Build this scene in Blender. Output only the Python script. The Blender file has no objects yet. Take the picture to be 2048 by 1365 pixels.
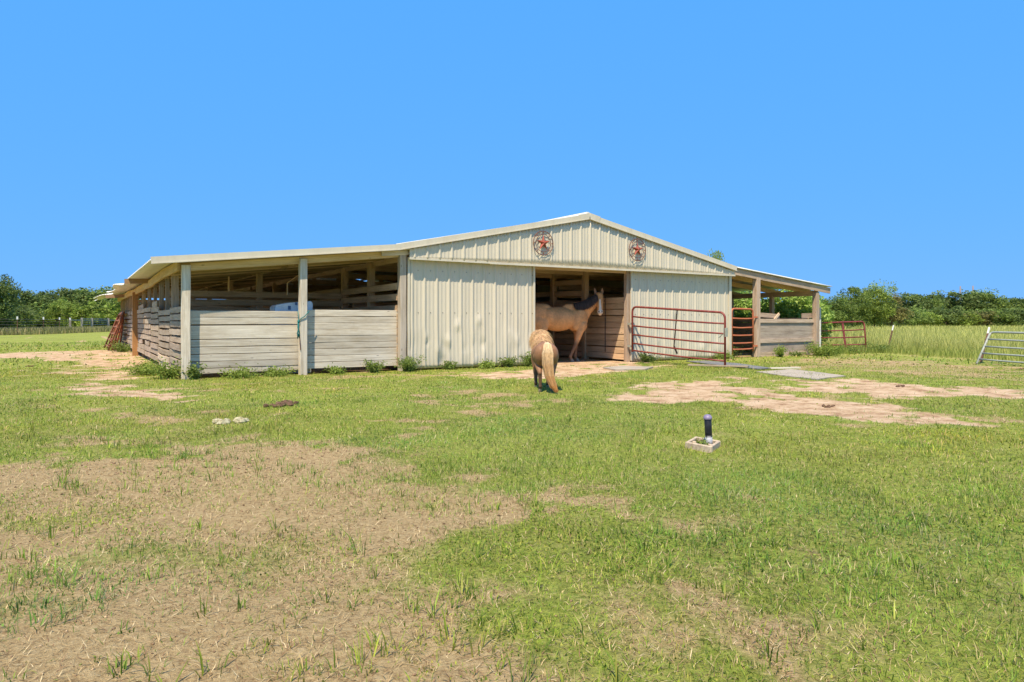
import bpy, bmesh, math, random
import numpy as np
from mathutils import Vector, Matrix, Quaternion
R = math.radians
random.seed(11); RS = np.random.RandomState(5)
SC = bpy.context.scene
COL = SC.collection

# ------------------------------------------------------------------ camera, sky, sun, exposure
CAMX, CAMY, CAMZ = -6.258, -14.583, 1.064
YAW = 0.55375
cam_d = bpy.data.cameras.new('camera'); cam = bpy.data.objects.new('camera', cam_d); COL.objects.link(cam)
cam.location = (CAMX, CAMY, CAMZ); cam.rotation_euler = (R(90), 0, -YAW)
cam_d.sensor_width = 36; cam_d.lens = 24.85; cam_d.shift_y = -0.01836
cam_d.clip_start = 0.05; cam_d.clip_end = 9000
SC.camera = cam

SUN_AZ = math.atan2(-0.74, -0.67)       # direction TO the sun, (sin, cos) in x, y
SUN_EL = R(60)
w = bpy.data.worlds.new('World'); SC.world = w; w.use_nodes = True
nt = w.node_tree; nt.nodes.clear()
sky = nt.nodes.new('ShaderNodeTexSky'); sky.sky_type = 'NISHITA'; sky.sun_disc = False
sky.sun_elevation = SUN_EL; sky.sun_rotation = SUN_AZ
sky.altitude = 300; sky.air_density = 1.0; sky.dust_density = 0.05; sky.ozone_density = 3.0
L = nt.links.new
# grade the Nishita sky to the deep clear blue of the day
spl = nt.nodes.new('ShaderNodeSeparateColor'); cmb = nt.nodes.new('ShaderNodeCombineColor'); L(sky.outputs[0], spl.inputs[0])
for ch, (pw, k) in enumerate(((0.326, 0.27), (0.125, 1.02), (0.03, 2.58))):
    p = nt.nodes.new('ShaderNodeMath'); p.operation = 'POWER'; p.inputs[1].default_value = pw; L(spl.outputs[ch], p.inputs[0])
    q = nt.nodes.new('ShaderNodeMath'); q.operation = 'MULTIPLY'; q.inputs[1].default_value = k; L(p.outputs[0], q.inputs[0]); L(q.outputs[0], cmb.inputs[ch])
bg = nt.nodes.new('ShaderNodeBackground'); bg.inputs['Strength'].default_value = 0.15
wo = nt.nodes.new('ShaderNodeOutputWorld')
L(cmb.outputs[0], bg.inputs[0]); L(bg.outputs[0], wo.inputs[0])
sun_d = bpy.data.lights.new('sun', 'SUN'); sun_d.energy = 2.85; sun_d.angle = R(0.6); sun_d.color = (1, 0.865, 0.67)
sun = bpy.data.objects.new('sun', sun_d); COL.objects.link(sun)
sd = Vector((math.sin(SUN_AZ)*math.cos(SUN_EL), math.cos(SUN_AZ)*math.cos(SUN_EL), math.sin(SUN_EL)))
sun.rotation_euler = sd.to_track_quat('Z', 'Y').to_euler(); sun.location = (-20, -20, 30)
SC.view_settings.view_transform = 'Standard'; SC.view_settings.look = 'None'
SC.view_settings.gamma = 1; SC.view_settings.exposure = 1.36
SC.cycles.max_bounces = 12; SC.cycles.diffuse_bounces = 9; SC.cycles.transparent_max_bounces = 6

# ------------------------------------------------------------------ materials
def N(nt, t, **kw):
    n = nt.nodes.new(t)
    for k, v in kw.items():
        if hasattr(n, k): setattr(n, k, v)
        else: n.inputs[k].default_value = v
    return n
def newmat(name, rough=0.8, metal=0.0, spec=0.3):
    m = bpy.data.materials.new(name); m.use_nodes = True
    b = m.node_tree.nodes['Principled BSDF']
    b.inputs['Roughness'].default_value = rough; b.inputs['Metallic'].default_value = metal
    b.inputs['Specular IOR Level'].default_value = spec
    return m, m.node_tree, b
def ramp(nt, fac, stops):
    r = nt.nodes.new('ShaderNodeValToRGB'); e = r.color_ramp.elements
    while len(e) < len(stops): e.new(0.5)
    for q, (p, c) in zip(e, stops): q.position = p; q.color = (*c, 1) if len(c) == 3 else c
    nt.links.new(fac, r.inputs[0]); return r.outputs[0]
def mix(nt, fac, a, b, mode='MIX'):
    n = nt.nodes.new('ShaderNodeMixRGB'); n.blend_type = mode
    for i, v in ((0, fac), (1, a), (2, b)):
        if isinstance(v, (int, float)): n.inputs[i].default_value = v
        elif isinstance(v, tuple): n.inputs[i].default_value = (*v[:3], 1)
        else: nt.links.new(v, n.inputs[i])
    return n.outputs[0]
def math_(nt, op, a, b=0.0):
    n = nt.nodes.new('ShaderNodeMath'); n.operation = op
    for i, v in ((0, a), (1, b)):
        if isinstance(v, (int, float)): n.inputs[i].default_value = v
        else: nt.links.new(v, n.inputs[i])
    return n.outputs[0]
def noise(nt, vec, scale, detail=4, rough=0.6, out='Fac'):
    n = nt.nodes.new('ShaderNodeTexNoise'); n.inputs['Scale'].default_value = scale
    n.inputs['Detail'].default_value = detail; n.inputs['Roughness'].default_value = rough
    nt.links.new(vec, n.inputs['Vector']); return n.outputs[out]
def mapping(nt, vec, sc):
    n = nt.nodes.new('ShaderNodeMapping'); n.inputs['Scale'].default_value = sc
    nt.links.new(vec, n.inputs['Vector']); return n.outputs[0]
def bump(nt, b, h, strength=0.4, dist=0.01):
    n = nt.nodes.new('ShaderNodeBump'); n.inputs['Strength'].default_value = strength; n.inputs['Distance'].default_value = dist
    nt.links.new(h, n.inputs['Height']); nt.links.new(n.outputs[0], b.inputs['Normal'])

def wood(name, c_dark, c_mid, c_light, stain=(0.12, 0.10, 0.08), stain_amt=0.5, knots=True):
    """boards: UV u runs along the grain in metres, v across; 'tone' is a per-board shade"""
    m, t, b = newmat(name, 0.85, 0, 0.2)
    uv = t.nodes.new('ShaderNodeUVMap').outputs[0]
    warp = noise(t, mapping(t, uv, (1.2, 6, 1)), 1.0, 2, 0.5, 'Color')
    uvw = mix(t, 0.03, uv, warp, 'ADD')
    g1 = noise(t, mapping(t, uvw, (1.6, 55, 1)), 1.0, 5, 0.65)
    g2 = noise(t, mapping(t, uvw, (0.8, 14, 1)), 1.0, 3, 0.6)
    gg = math_(t, 'ADD', math_(t, 'MULTIPLY', g1, 0.6), math_(t, 'MULTIPLY', g2, 0.4))
    c = ramp(t, gg, [(0.33, c_dark), (0.5, c_mid), (0.68, c_light)])
    st = noise(t, mapping(t, uv, (1.1, 4, 1)), 1.3, 5, 0.7)
    c = mix(t, math_(t, 'MULTIPLY', ramp(t, st, [(0.48, (0, 0, 0)), (0.72, (1, 1, 1))]), stain_amt), c, stain)
    if knots:
        v = t.nodes.new('ShaderNodeTexVoronoi'); v.inputs['Scale'].default_value = 1
        t.links.new(mapping(t, uv, (2.4, 9, 1)), v.inputs['Vector'])
        k = ramp(t, v.outputs['Distance'], [(0.0, (1, 1, 1)), (0.055, (0.8, 0.8, 0.8)), (0.09, (0, 0, 0))])
        c = mix(t, math_(t, 'MULTIPLY', k, 0.75), c, (0.07, 0.045, 0.03))
    at = t.nodes.new('ShaderNodeAttribute'); at.attribute_name = 'tone'
    c = mix(t, 1.0, c, at.outputs['Color'], 'MULTIPLY')
    t.links.new(c, b.inputs['Base Color'])
    bump(t, b, gg, 0.5, 0.006)
    return m
M = {}
M['weathered'] = wood('weathered_grey_wood', (0.35, 0.295, 0.23), (0.58, 0.52, 0.43), (0.74, 0.68, 0.58), (0.36, 0.28, 0.18), 0.6)
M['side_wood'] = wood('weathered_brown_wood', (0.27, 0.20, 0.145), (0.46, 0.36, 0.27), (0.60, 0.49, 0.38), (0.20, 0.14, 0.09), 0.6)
M['new_wood'] = wood('pale_yellow_lumber', (0.42, 0.27, 0.12), (0.60, 0.42, 0.21), (0.72, 0.54, 0.31), (0.35, 0.22, 0.10), 0.4)
M['inner_wood'] = wood('aged_brown_lumber', (0.40, 0.26, 0.15), (0.62, 0.43, 0.26), (0.74, 0.55, 0.36), (0.22, 0.14, 0.08), 0.45)
M['tan_post'] = wood('orange_treated_wood', (0.24, 0.12, 0.045), (0.38, 0.20, 0.08), (0.47, 0.27, 0.12), (0.2, 0.1, 0.04), 0.4)
M['plywood'] = wood('weathered_plywood', (0.22, 0.17, 0.125), (0.38, 0.31, 0.24), (0.52, 0.44, 0.35), (0.16, 0.12, 0.09), 0.7, False)

def metal_panel(name, base, dirt, streak=0.35, rough=0.45):
    m, t, b = newmat(name, rough, 0.0, 0.45)
    tc = t.nodes.new('ShaderNodeTexCoord').outputs['Object']
    n1 = noise(t, mapping(t, tc, (3.5, 3.5, 0.5)), 1.2, 5, 0.65)
    n2 = noise(t, tc, 7, 4, 0.6)
    c = mix(t, math_(t, 'MULTIPLY', ramp(t, n1, [(0.45, (0, 0, 0)), (0.75, (1, 1, 1))]), streak), base, dirt)
    sep = t.nodes.new('ShaderNodeSeparateXYZ'); t.links.new(tc, sep.inputs[0])
    low = ramp(t, math_(t, 'ADD', sep.outputs[2], math_(t, 'MULTIPLY', n2, 0.35)), [(0.0, (1, 1, 1)), (0.55, (0, 0, 0))])
    c = mix(t, math_(t, 'MULTIPLY', low, 0.35), c, (0.30, 0.23, 0.15))
    sp = noise(t, tc, 55, 3, 0.7)
    c = mix(t, math_(t, 'MULTIPLY', ramp(t, sp, [(0.68, (0, 0, 0)), (0.76, (1, 1, 1))]), 0.3), c, (0.24, 0.19, 0.13))
    t.links.new(c, b.inputs['Base Color'])
    bump(t, b, noise(t, mapping(t, tc, (2, 2, 1)), 3.0, 3, 0.5), 0.25, 0.02)
    return m
M['beige'] = metal_panel('beige_painted_steel', (0.62, 0.555, 0.425), (0.48, 0.42, 0.31))
M['trim'] = metal_panel('cream_trim_steel', (0.62, 0.56, 0.43), (0.46, 0.39, 0.28), 0.5)
M['roof'] = metal_panel('galvanised_roof_steel', (0.72, 0.70, 0.63), (0.52, 0.47, 0.38), 0.5, 0.4)

def simple(name, col, rough=0.7, metal=0.0, col2=None, scale=12, spec=0.3, stops=(0.45, 0.65), coord='Object', bmp=0.0):
    m, t, b = newmat(name, rough, metal, spec)
    if col2 is None: b.inputs['Base Color'].default_value = (*col, 1)
    else:
        tc = t.nodes.new('ShaderNodeTexCoord').outputs[coord]
        n = noise(t, tc, scale, 5, 0.7)
        t.links.new(ramp(t, n, [(stops[0], col), (stops[1], col2)]), b.inputs['Base Color'])
        if bmp: bump(t, b, n, bmp, 0.01)
    return m
M['red_paint'] = simple('dark_red_gate_paint', (0.20, 0.035, 0.028), 0.5, 0, (0.33, 0.115, 0.07), 14, 0.4, (0.5, 0.72))
M['orange_paint'] = simple('orange_red_gate_paint', (0.46, 0.135, 0.06), 0.5, 0, (0.42, 0.19, 0.11), 14, 0.4, (0.5, 0.7))
M['rusty'] = simple('rusty_red_tube', (0.20, 0.06, 0.035), 0.8, 0, (0.40, 0.22, 0.13), 18, 0.2)
M['silver'] = simple('grey_green_gate_paint', (0.34, 0.36, 0.30), 0.45, 0.0, (0.25, 0.265, 0.22), 9, 0.4)
M['star_red'] = simple('rusty_red_star_metal', (0.36, 0.075, 0.04), 0.45, 0.2, (0.13, 0.035, 0.025), 8, 0.5)
M['star_ring'] = simple('brown_red_ring_metal', (0.15, 0.045, 0.03), 0.6, 0.1, (0.22, 0.09, 0.06), 20, 0.3)
M['black'] = simple('black_rubber', (0.015, 0.016, 0.022), 0.45, 0, (0.03, 0.03, 0.035), 30)
M['dark_gap'] = simple('dark_strap', (0.03, 0.022, 0.018), 0.8)
M['lavender'] = simple('lavender_plastic', (0.20, 0.16, 0.26), 0.4, 0, (0.27, 0.23, 0.33), 30)
M['white_pl'] = simple('white_plastic', (0.72, 0.73, 0.74), 0.45, 0, (0.60, 0.62, 0.64), 9)
M['label_blue'] = simple('faded_blue_print', (0.12, 0.17, 0.28), 0.7)
M['white_dull'] = simple('dull_white_plastic', (0.40, 0.40, 0.42), 0.5)
M['teal'] = simple('teal_rope', (0.01, 0.13, 0.13), 0.8, 0, (0.02, 0.22, 0.21), 60)
M['concrete'] = simple('concrete', (0.40, 0.34, 0.26), 0.9, 0, (0.27, 0.24, 0.20), 3, 0.2, bmp=0.3)
M['cinder'] = simple('tan_cinder_concrete', (0.52, 0.42, 0.30), 0.95, 0, (0.36, 0.27, 0.19), 22, 0.1, bmp=0.5)
M['mat_grey'] = simple('grey_rubber_mat', (0.14, 0.145, 0.15), 0.85, 0, (0.22, 0.21, 0.20), 6, 0.2)
M['manure'] = simple('dry_dark_manure', (0.12, 0.07, 0.045), 0.95, 0, (0.20, 0.13, 0.08), 30, 0.1, bmp=0.6)
M['lump'] = simple('pale_dry_lump', (0.46, 0.42, 0.27), 0.95, 0, (0.28, 0.24, 0.13), 25, 0.1, bmp=0.6)
M['tpost'] = simple('rusty_steel_post', (0.16, 0.08, 0.05), 0.8, 0, (0.09, 0.05, 0.035), 15)
M['white_paint'] = simple('white_paint', (0.75, 0.75, 0.70), 0.6, 0, (0.6, 0.6, 0.55), 12)
M['wire'] = simple('dull_fence_wire', (0.13, 0.12, 0.11), 0.6, 0.3)
M['grey_wood'] = simple('far_grey_post_wood', (0.33, 0.31, 0.27), 0.9, 0, (0.22, 0.20, 0.17), 6)
M['bark'] = simple('bark', (0.10, 0.075, 0.05), 0.95, 0, (0.17, 0.13, 0.09), 5)
M['stack'] = simple('hazy_chimney_concrete', (0.22, 0.19, 0.20), 0.9, 0, (0.19, 0.16, 0.17), 0.05)  # pinkish distance haze is mixed into the chimney colour
M['screw'] = simple('screw_head', (0.20, 0.17, 0.13), 0.5, 0.5)
M['hoof'] = simple('hoof_horn', (0.30, 0.24, 0.18), 0.6)
M['eye'] = simple('dark_eye', (0.01, 0.007, 0.005), 0.15, 0, None, 1, 0.6)

def leafmat(name, rough=0.55, transl=0.35):
    m = bpy.data.materials.new(name); m.use_nodes = True; t = m.node_tree
    b = t.nodes['Principled BSDF']; b.inputs['Roughness'].default_value = rough; b.inputs['Specular IOR Level'].default_value = 0.25
    a = t.nodes.new('ShaderNodeAttribute'); a.attribute_name = 'tone'
    t.links.new(a.outputs['Color'], b.inputs['Base Color'])
    tr = t.nodes.new('ShaderNodeBsdfTranslucent'); t.links.new(a.outputs['Color'], tr.inputs[0])
    mx = t.nodes.new('ShaderNodeMixShader'); mx.inputs[0].default_value = transl
    t.links.new(b.outputs[0], mx.inputs[1]); t.links.new(tr.outputs[0], mx.inputs[2])
    t.links.new(mx.outputs[0], t.nodes['Material Output'].inputs[0])
    return m
M['leaf'] = leafmat('leaves'); M['blade'] = leafmat('grass_blades', 0.6, 0.3)
def attrmat(name, rough=0.7, sc=60, amt=0.25, sheen=0.0, stretch=(1, 1, 1)):
    m, t, b = newmat(name, rough, 0, 0.25)
    a = t.nodes.new('ShaderNodeAttribute'); a.attribute_name = 'tone'
    tc = t.nodes.new('ShaderNodeTexCoord').outputs['Object']
    n = noise(t, mapping(t, tc, stretch), sc, 4, 0.7)
    c = mix(t, amt, a.outputs['Color'], ramp(t, n, [(0.3, (0.45, 0.42, 0.4)), (0.7, (1.35, 1.3, 1.25))]), 'MULTIPLY')
    t.links.new(c, b.inputs['Base Color']); bump(t, b, n, 0.12, 0.004)
    return m
M['coat'] = attrmat('horse_coat', 0.55, 18, 0.35)
M['hair'] = attrmat('horse_hair', 0.6, 40, 0.3)

# ------------------------------------------------------------------ helpers
def tag(o, label=None, cat=None, group=None, kind=None):
    if label: o['label'] = label
    if cat: o['category'] = cat
    if group: o['group'] = group
    if kind: o['kind'] = kind
    return o
def thing(name, label, cat, loc=(0, 0, 0), group=None, rz=0):
    o = bpy.data.objects.new(name, None); COL.objects.link(o); o.location = loc; o.rotation_euler = (0, 0, rz)
    o.empty_display_size = 0.2
    return tag(o, label, cat, group)
class MB:
    """collects boards, tubes and blobs into one mesh, with grain UVs and a per-piece tone"""
    def __init__(s): s.v = []; s.f = []; s.uv = []; s.tone = []; s.fm = []
    def face(s, idx, uvs, tone):
        s.f.append(idx); s.uv.extend(uvs); s.tone.extend([tone]*len(idx))
    def board(s, a, b, wid, thk, up=(0, 0, 1), seg=1, wob=0.0, tone=None, sag=None, taper=(1, 1)):
        """box from a to b; wid is the size along 'up', thk the other way"""
        a = Vector(a); b = Vector(b); d = (b-a); ln = d.length; d.normalize()
        up = Vector(up); side = d.cross(up).normalized(); up = side.cross(d).normalized()
        if tone is None: k = random.uniform(0.82, 1.12); tone = (k*random.uniform(.98, 1.03), k, k*random.uniform(.95, 1.02))
        u0, v0 = random.uniform(0, 50), random.uniform(0, 50); base = len(s.v)
        for i in range(seg+1):
            q = i/seg; c = a+(b-a)*q
            if wob and 0 < i < seg: c = c+up*random.uniform(-wob, wob)+side*random.uniform(-wob, wob)
            if sag: c = c+up*sag[0]*4*q*(1-q)+side*sag[1]*4*q*(1-q)
            tp = taper[0]+(taper[1]-taper[0])*q
            for (su, ss) in ((-1, -1), (1, -1), (1, 1), (-1, 1)):
                s.v.append(tuple(c+up*su*wid/2*tp+side*ss*thk/2*tp))
        per = [0, wid, wid+thk, 2*wid+thk, 2*wid+2*thk]
        for i in range(seg):
            u1, u2 = u0+ln*i/seg, u0+ln*(i+1)/seg
            for k in range(4):
                k2 = (k+1) % 4; o = base+i*4
                s.face((o+k, o+k2, o+4+k2, o+4+k), [(u1, v0+per[k]), (u1, v0+per[k+1]), (u2, v0+per[k+1]), (u2, v0+per[k])], tone)
        e = base+seg*4
        s.face((base+3, base+2, base+1, base), [(u0, v0), (u0, v0+.1), (u0+.05, v0+.1), (u0+.05, v0)], tuple(x*.75 for x in tone))
        s.face((e, e+1, e+2, e+3), [(u0, v0), (u0, v0+.1), (u0+.05, v0+.1), (u0+.05, v0)], tuple(x*.75 for x in tone))
        return s
    def tube(s, pts, r, n=8, tone=(1, 1, 1), cap=True):
        """tube through pts; r a number or a list"""
        pts = [Vector(p) for p in pts]; m = len(pts)
        rr = r if isinstance(r, (list, tuple)) else [r]*m
        base = len(s.v); prev = None
        for i, p in enumerate(pts):
            t = ((pts[min(i+1, m-1)]-pts[max(i-1, 0)])).normalized()
            if prev is None:
                ref = Vector((0, 0, 1)) if abs(t.z) < .9 else Vector((1, 0, 0)); x = t.cross(ref).normalized()
            else: x = (prev-t*prev.dot(t)).normalized()
            prev = x; y = t.cross(x)
            for k in range(n):
                a = 2*math.pi*k/n; s.v.append(tuple(p+(x*math.cos(a)+y*math.sin(a))*rr[i]))
        for i in range(m-1):
            for k in range(n):
                k2 = (k+1) % n; o = base+i*n
                s.face((o+k, o+k2, o+n+k2, o+n+k), [(i, k/n), (i, (k+1)/n), (i+1, (k+1)/n), (i+1, k/n)], tone)
        if cap:
            s.face(tuple(base+k for k in range(n))[::-1], [(0, 0)]*n, tone)
            s.face(tuple(base+(m-1)*n+k for k in range(n)), [(0, 0)]*n, tone)
        return s
    def blob(s, c, r, rot=None, n=10, tone=(1, 1, 1), jit=0.0):
        base = len(s.v); c = Vector(c); rot = rot or Matrix.Identity(3); m = n
        for i in range(m+1):
            th = math.pi*i/m
            for k in range(2*n):
                ph = math.pi*k/n; j = 1+random.uniform(-jit, jit)
                p = Vector((math.sin(th)*math.cos(ph)*r[0]*j, math.sin(th)*math.sin(ph)*r[1]*j, math.cos(th)*r[2]*j))
                s.v.append(tuple(c+rot@p))
        for i in range(m):
            for k in range(2*n):
                k2 = (k+1) % (2*n); o = base+i*2*n
                s.face((o+k, o+2*n+k, o+2*n+k2, o+k2), [(0, 0)]*4, tone)
        return s
    def build(s, name, mat, parent=None, smooth=False, bevel=0.0):
        me = bpy.data.meshes.new(name); me.from_pydata(s.v, [], s.f)
        uv = me.uv_layers.new(name='UVMap'); uv.data.foreach_set('uv', np.array(s.uv, dtype=np.float32).ravel())
        ca = me.color_attributes.new('tone', 'FLOAT_COLOR', 'CORNER')
        t = np.ones((len(s.tone), 4), np.float32); t[:, :3] = np.array(s.tone, np.float32)
        ca.data.foreach_set('color', t.ravel())
        if smooth: me.polygons.foreach_set('use_smooth', [True]*len(me.polygons))
        me.materials.append(mat); me.update()
        o = bpy.data.objects.new(name, me); COL.objects.link(o)
        if parent is not None: o.parent = parent
        if bevel:
            bv = o.modifiers.new('bevel', 'BEVEL'); bv.width = bevel; bv.segments = 1; bv.limit_method = 'ANGLE'
        return o
def npmesh(name, V, F, mat, tones=None, parent=None, smooth=False):
    """V (n,3) F list of arrays (k,3)/(k,4); tones per vertex (n,3)"""
    me = bpy.data.meshes.new(name); me.vertices.add(len(V)); me.vertices.foreach_set('co', np.asarray(V, np.float32).ravel())
    fl = [f for f in F if len(f)]; loops = np.concatenate([f.ravel() for f in fl]); tot = np.concatenate([np.full(len(f), f.shape[1]) for f in fl])
    st = np.concatenate([[0], np.cumsum(tot)[:-1]])
    me.loops.add(len(loops)); me.loops.foreach_set('vertex_index', loops.astype(np.int32))
    me.polygons.add(len(tot)); me.polygons.foreach_set('loop_start', st.astype(np.int32)); me.polygons.foreach_set('loop_total', tot.astype(np.int32))
    if smooth: me.polygons.foreach_set('use_smooth', np.ones(len(tot), bool))
    me.update(calc_edges=True)
    if tones is not None:
        ca = me.color_attributes.new('tone', 'FLOAT_COLOR', 'POINT'); t = np.ones((len(V), 4), np.float32); t[:, :3] = tones
        ca.data.foreach_set('color', t.ravel())
    me.materials.append(mat)
    o = bpy.data.objects.new(name, me); COL.objects.link(o)
    if parent is not None: o.parent = parent
    return o
# value noise
def _h(ix, iy, s):
    n = (ix.astype(np.int64)*374761393+iy.astype(np.int64)*668265263+s*1442695041) & 0x7fffffff
    n = ((n ^ (n >> 13))*1274126177) & 0x7fffffff
    return ((n ^ (n >> 16)) & 0xffff)/65535.0
def vn(x, y, s=0):
    x0 = np.floor(x); y0 = np.floor(y); fx = x-x0; fy = y-y0; fx = fx*fx*(3-2*fx); fy = fy*fy*(3-2*fy)
    a = _h(x0, y0, s); b = _h(x0+1, y0, s); c = _h(x0, y0+1, s); d = _h(x0+1, y0+1, s)
    return (a*(1-fx)+b*fx)*(1-fy)+(c*(1-fx)+d*fx)*fy
def fbm(x, y, s=0, o=4):
    r = 0; a = .5; t = 0
    for i in range(o): r = r+a*vn(x*2**i, y*2**i, s+i*17); t += a; a *= .55
    return r/t
def sdpoly(x, y, P):
    P = np.array(P, float); d = np.full(x.shape, 1e9); ins = np.zeros(x.shape, bool); n = len(P)
    for i in range(n):
        a = P[i]; b = P[(i+1) % n]; e = b-a; wx = x-a[0]; wy = y-a[1]
        t = np.clip((wx*e[0]+wy*e[1])/(e@e), 0, 1); d = np.minimum(d, np.hypot(wx-e[0]*t, wy-e[1]*t))
        c = ((a[1] > y) != (b[1] > y)) & (x < (b[0]-a[0])*(y-a[1])/(b[1]-a[1]+1e-12)+a[0]); ins ^= c
    return np.where(ins, -d, d)

# ------------------------------------------------------------------ ground fields (world space)
SAND = [  # (polygon, edge width, strength)
 ([(-9.22,14.83),(-6.26,15.84),(-4.78,16.59),(-4.35,17.53),(-4.34,10.58),(-5.11,3.7),(-5.49,0.71),(-5.63,-1.06),(-5.21,-2.43),(-4.82,-2.95),(-5.14,-3.8),(-6.26,-2.05),(-5.97,1.3),(-5.71,4.7),(-6.38,8.42),(-7.4,10.99),(-8.93,11.93)], .5, 1.0),
 ([(-30,9),(-9.2,11.9),(-6.2,13),(-5,15),(-5,17),(-9.22,14.83),(-30,12)], .6, .9),
 ([(-7.13,4.95),(-6.26,5.48),(-5.88,3.77),(-6.08,2.46),(-6.78,2.89)], .5, .7),
 ([(-0.26,-1.78),(1.32,-1.43),(2.4,-1.35),(5.96,2.73),(6.99,0.4),(5.21,-2.4),(3.59,-2.8),(1.64,-3.3),(0.54,-2.9)], .4, .95),
 ([(3.35,-1),(6.4,-.6),(6.4,22),(3.35,22)], .1, 1.0), ([(-4.3,.35),(14.4,.35),(14.4,21.8),(-4.3,21.8)], .25, 1.0),
 ([(0.47,-6.22),(2.4,-5.09),(3.57,-5.3),(3.29,-6.35),(2.66,-7.74),(2.78,-8.78),(2.62,-9.56),(2.14,-10.48),(1.64,-10.67),(1.17,-10.16),(1.23,-9.12),(1.13,-8.04),(0.41,-7.38),(0.09,-6.81)], .35, 1.0),
 ([(4.89,-4.97),(4.64,-6.22),(6.48,-6.4),(6.24,-7.95),(7.06,-9.33),(5.0,-10.15),(4.51,-9.22),(3.4,-8.54),(3.24,-7.66),(3.91,-6.15)], .4, .95)]
DRY = [
 ([(-7.6,-7.81),(-6.26,-8.11),(-5.65,-8.34),(-4.94,-8.04),(-4.43,-8.58),(-4.2,-9.66),(-4.1,-10.3),(-4.12,-10.99),(-4.07,-11.34),(-4.52,-11.3),(-4.85,-11.57),(-5.15,-12.08),(-5.4,-12.37),(-5.64,-12.59),(-6.54,-13.04),(-8,-13)], .3, 1.0),
 ([(-4.1,-12.58),(-3.91,-12.64),(-3.94,-12.89),(-4.14,-13.15),(-4.4,-13.15),(-4.43,-12.97)], .2, .85),
 ([(9.94,-1.67),(14.04,-1.55),(13.19,-4.26),(12.92,-6.82),(8.13,-8.76),(7.46,-7.3),(7.75,-5.58),(8.3,-3.96)], .9, .6),
 ([(-4.25, -10.22), (-3.97, -11.52), (-4.31, -12.48), (-4.92, -13.04), (-5.65, -12.59), (-5.0, -11.86)], .6, .42),
 ([(-7.13,-2.64),(-6.26,-2.81),(-4.94,-5.85),(-4.77,-7.65),(-5.7,-7.71),(-6.78,-7.46)], .9, .38),
 ([(-4.5,-.75),(-1,-.7),(0,-1.2),(0.2,-2.2),(-4.5,-1.3)], .3, .5)]
GREEN = [([(-7.8,-9.66),(-6.46,-9.98),(-5.89,-9.97),(-5.5,-10.58),(-5.24,-11.15),(-5.24,-11.71),(-5.5,-11.75),(-5.77,-11.46),(-6.09,-11.44),(-6.39,-11.67),(-7.6,-11.64)], .4, .45)]
def fieldmax(x, y, L, wa, soft=1.0):
    wx = x+(fbm(x*1.1, y*1.1, 3)-.5)*1.3*wa; wy = y+(fbm(x*1.1, y*1.1, 9)-.5)*1.3*wa
    m = np.zeros(x.shape)
    n2 = (fbm(x*3.3, y*3.3, 21, 5)-.5)+.5*(fbm(x*9, y*9, 23)-.5)
    for P, wd, s in L:
        d = sdpoly(wx, wy, P); m = np.maximum(m, s*np.clip(.5-d/(wd*soft)*.6+n2*1.9, 0, 1))
    return m
def fields(x, y):
    dist = np.hypot(x-CAMX, y-CAMY); wa = np.clip(dist/10, .25, 1)
    sand = fieldmax(x, y, SAND, wa*.9, 1.0)*np.clip(1.3-1.3*np.clip((fbm(x*2.4+3, y*2.4, 29)-.47)*3.5, 0, 1), 0, 1)
    dry = fieldmax(x, y, DRY, wa*1.1, 1.9)
    dry = dry*(1-fieldmax(x, y, GREEN, wa*1.1, 1.8))*(.62+.9*np.clip(fbm(x*2.3+7, y*2.3, 27)-.22, 0, .42))
    bare = np.clip((fbm(x*1.25+11, y*1.25+4, 37)-.50)*6, 0, 1); dry = np.clip(dry*(1+.7*bare), 0, 1.12)
    # scattered bare and thin spots in the near lawn
    sp = fbm(x*.9+40, y*.9, 33); sp2 = fbm(x*3.1, y*3.1+9, 35)
    spots = np.clip((sp-.50)*5, 0, 1)*np.clip((sp2-.42)*4, 0, 1)
    dry = np.clip(np.maximum(dry, spots*.75), 0, 1.12)
    return sand, dry
FIELD = [(15.3,-0.3),(17.3,-0.6),(15.7,-3.6),(15.0,-6.0),(14.5,-9),(60,-60),(400,-250),(400,300),(60,160),(18,40),(16,14),(15.6,3)]
def height(x, y):
    d = np.hypot(x-CAMX, y-CAMY)
    near = np.exp(-(d/30)**2)
    h = (fbm(x*.7, y*.7, 51)-.5)*.06*near+(fbm(x*3, y*3, 53)-.5)*.025*near
    # level pad under the barn
    inside = (np.clip((x+5.2)/.6, 0, 1)*np.clip((15.4-x)/.6, 0, 1)*np.clip((y+.9)/.7, 0, 1))
    return h*(1-inside)-.01

# ------------------------------------------------------------------ ground sheet
def axis(lo, hi, step, far, n=26):
    core = np.arange(lo, hi, step); g = np.geomspace(step*2, far, n)
    return np.concatenate([lo-g[::-1], core, core[-1]+g])
gx = axis(-12, 22, .11, 4000); gy = axis(-15.5, 20, .11, 4000)
X, Y = np.meshgrid(gx, gy); nx, ny = len(gx), len(gy); xf, yf = X.ravel(), Y.ravel()
sand, dry = fields(xf, yf); zz = height(xf, yf)
idx = np.arange(nx*ny).reshape(ny, nx)
F = np.stack([idx[:-1, :-1].ravel(), idx[:-1, 1:].ravel(), idx[1:, 1:].ravel(), idx[1:, :-1].ravel()], 1)
fieldm = np.clip(.5-sdpoly(xf, yf, FIELD)/1.0, 0, 1)
fieldm = np.where(np.hypot(xf, yf) > 350, 1, fieldm)
gt = np.stack([sand, dry, fieldm], 1)
gm_, t, b = newmat('ground_soil_and_turf', 0.95, 0, 0.1)
a = t.nodes.new('ShaderNodeAttribute'); a.attribute_name = 'tone'
sep = t.nodes.new('ShaderNodeSeparateColor'); t.links.new(a.outputs['Color'], sep.inputs[0])
tc = t.nodes.new('ShaderNodeTexCoord').outputs['Object']
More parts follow.
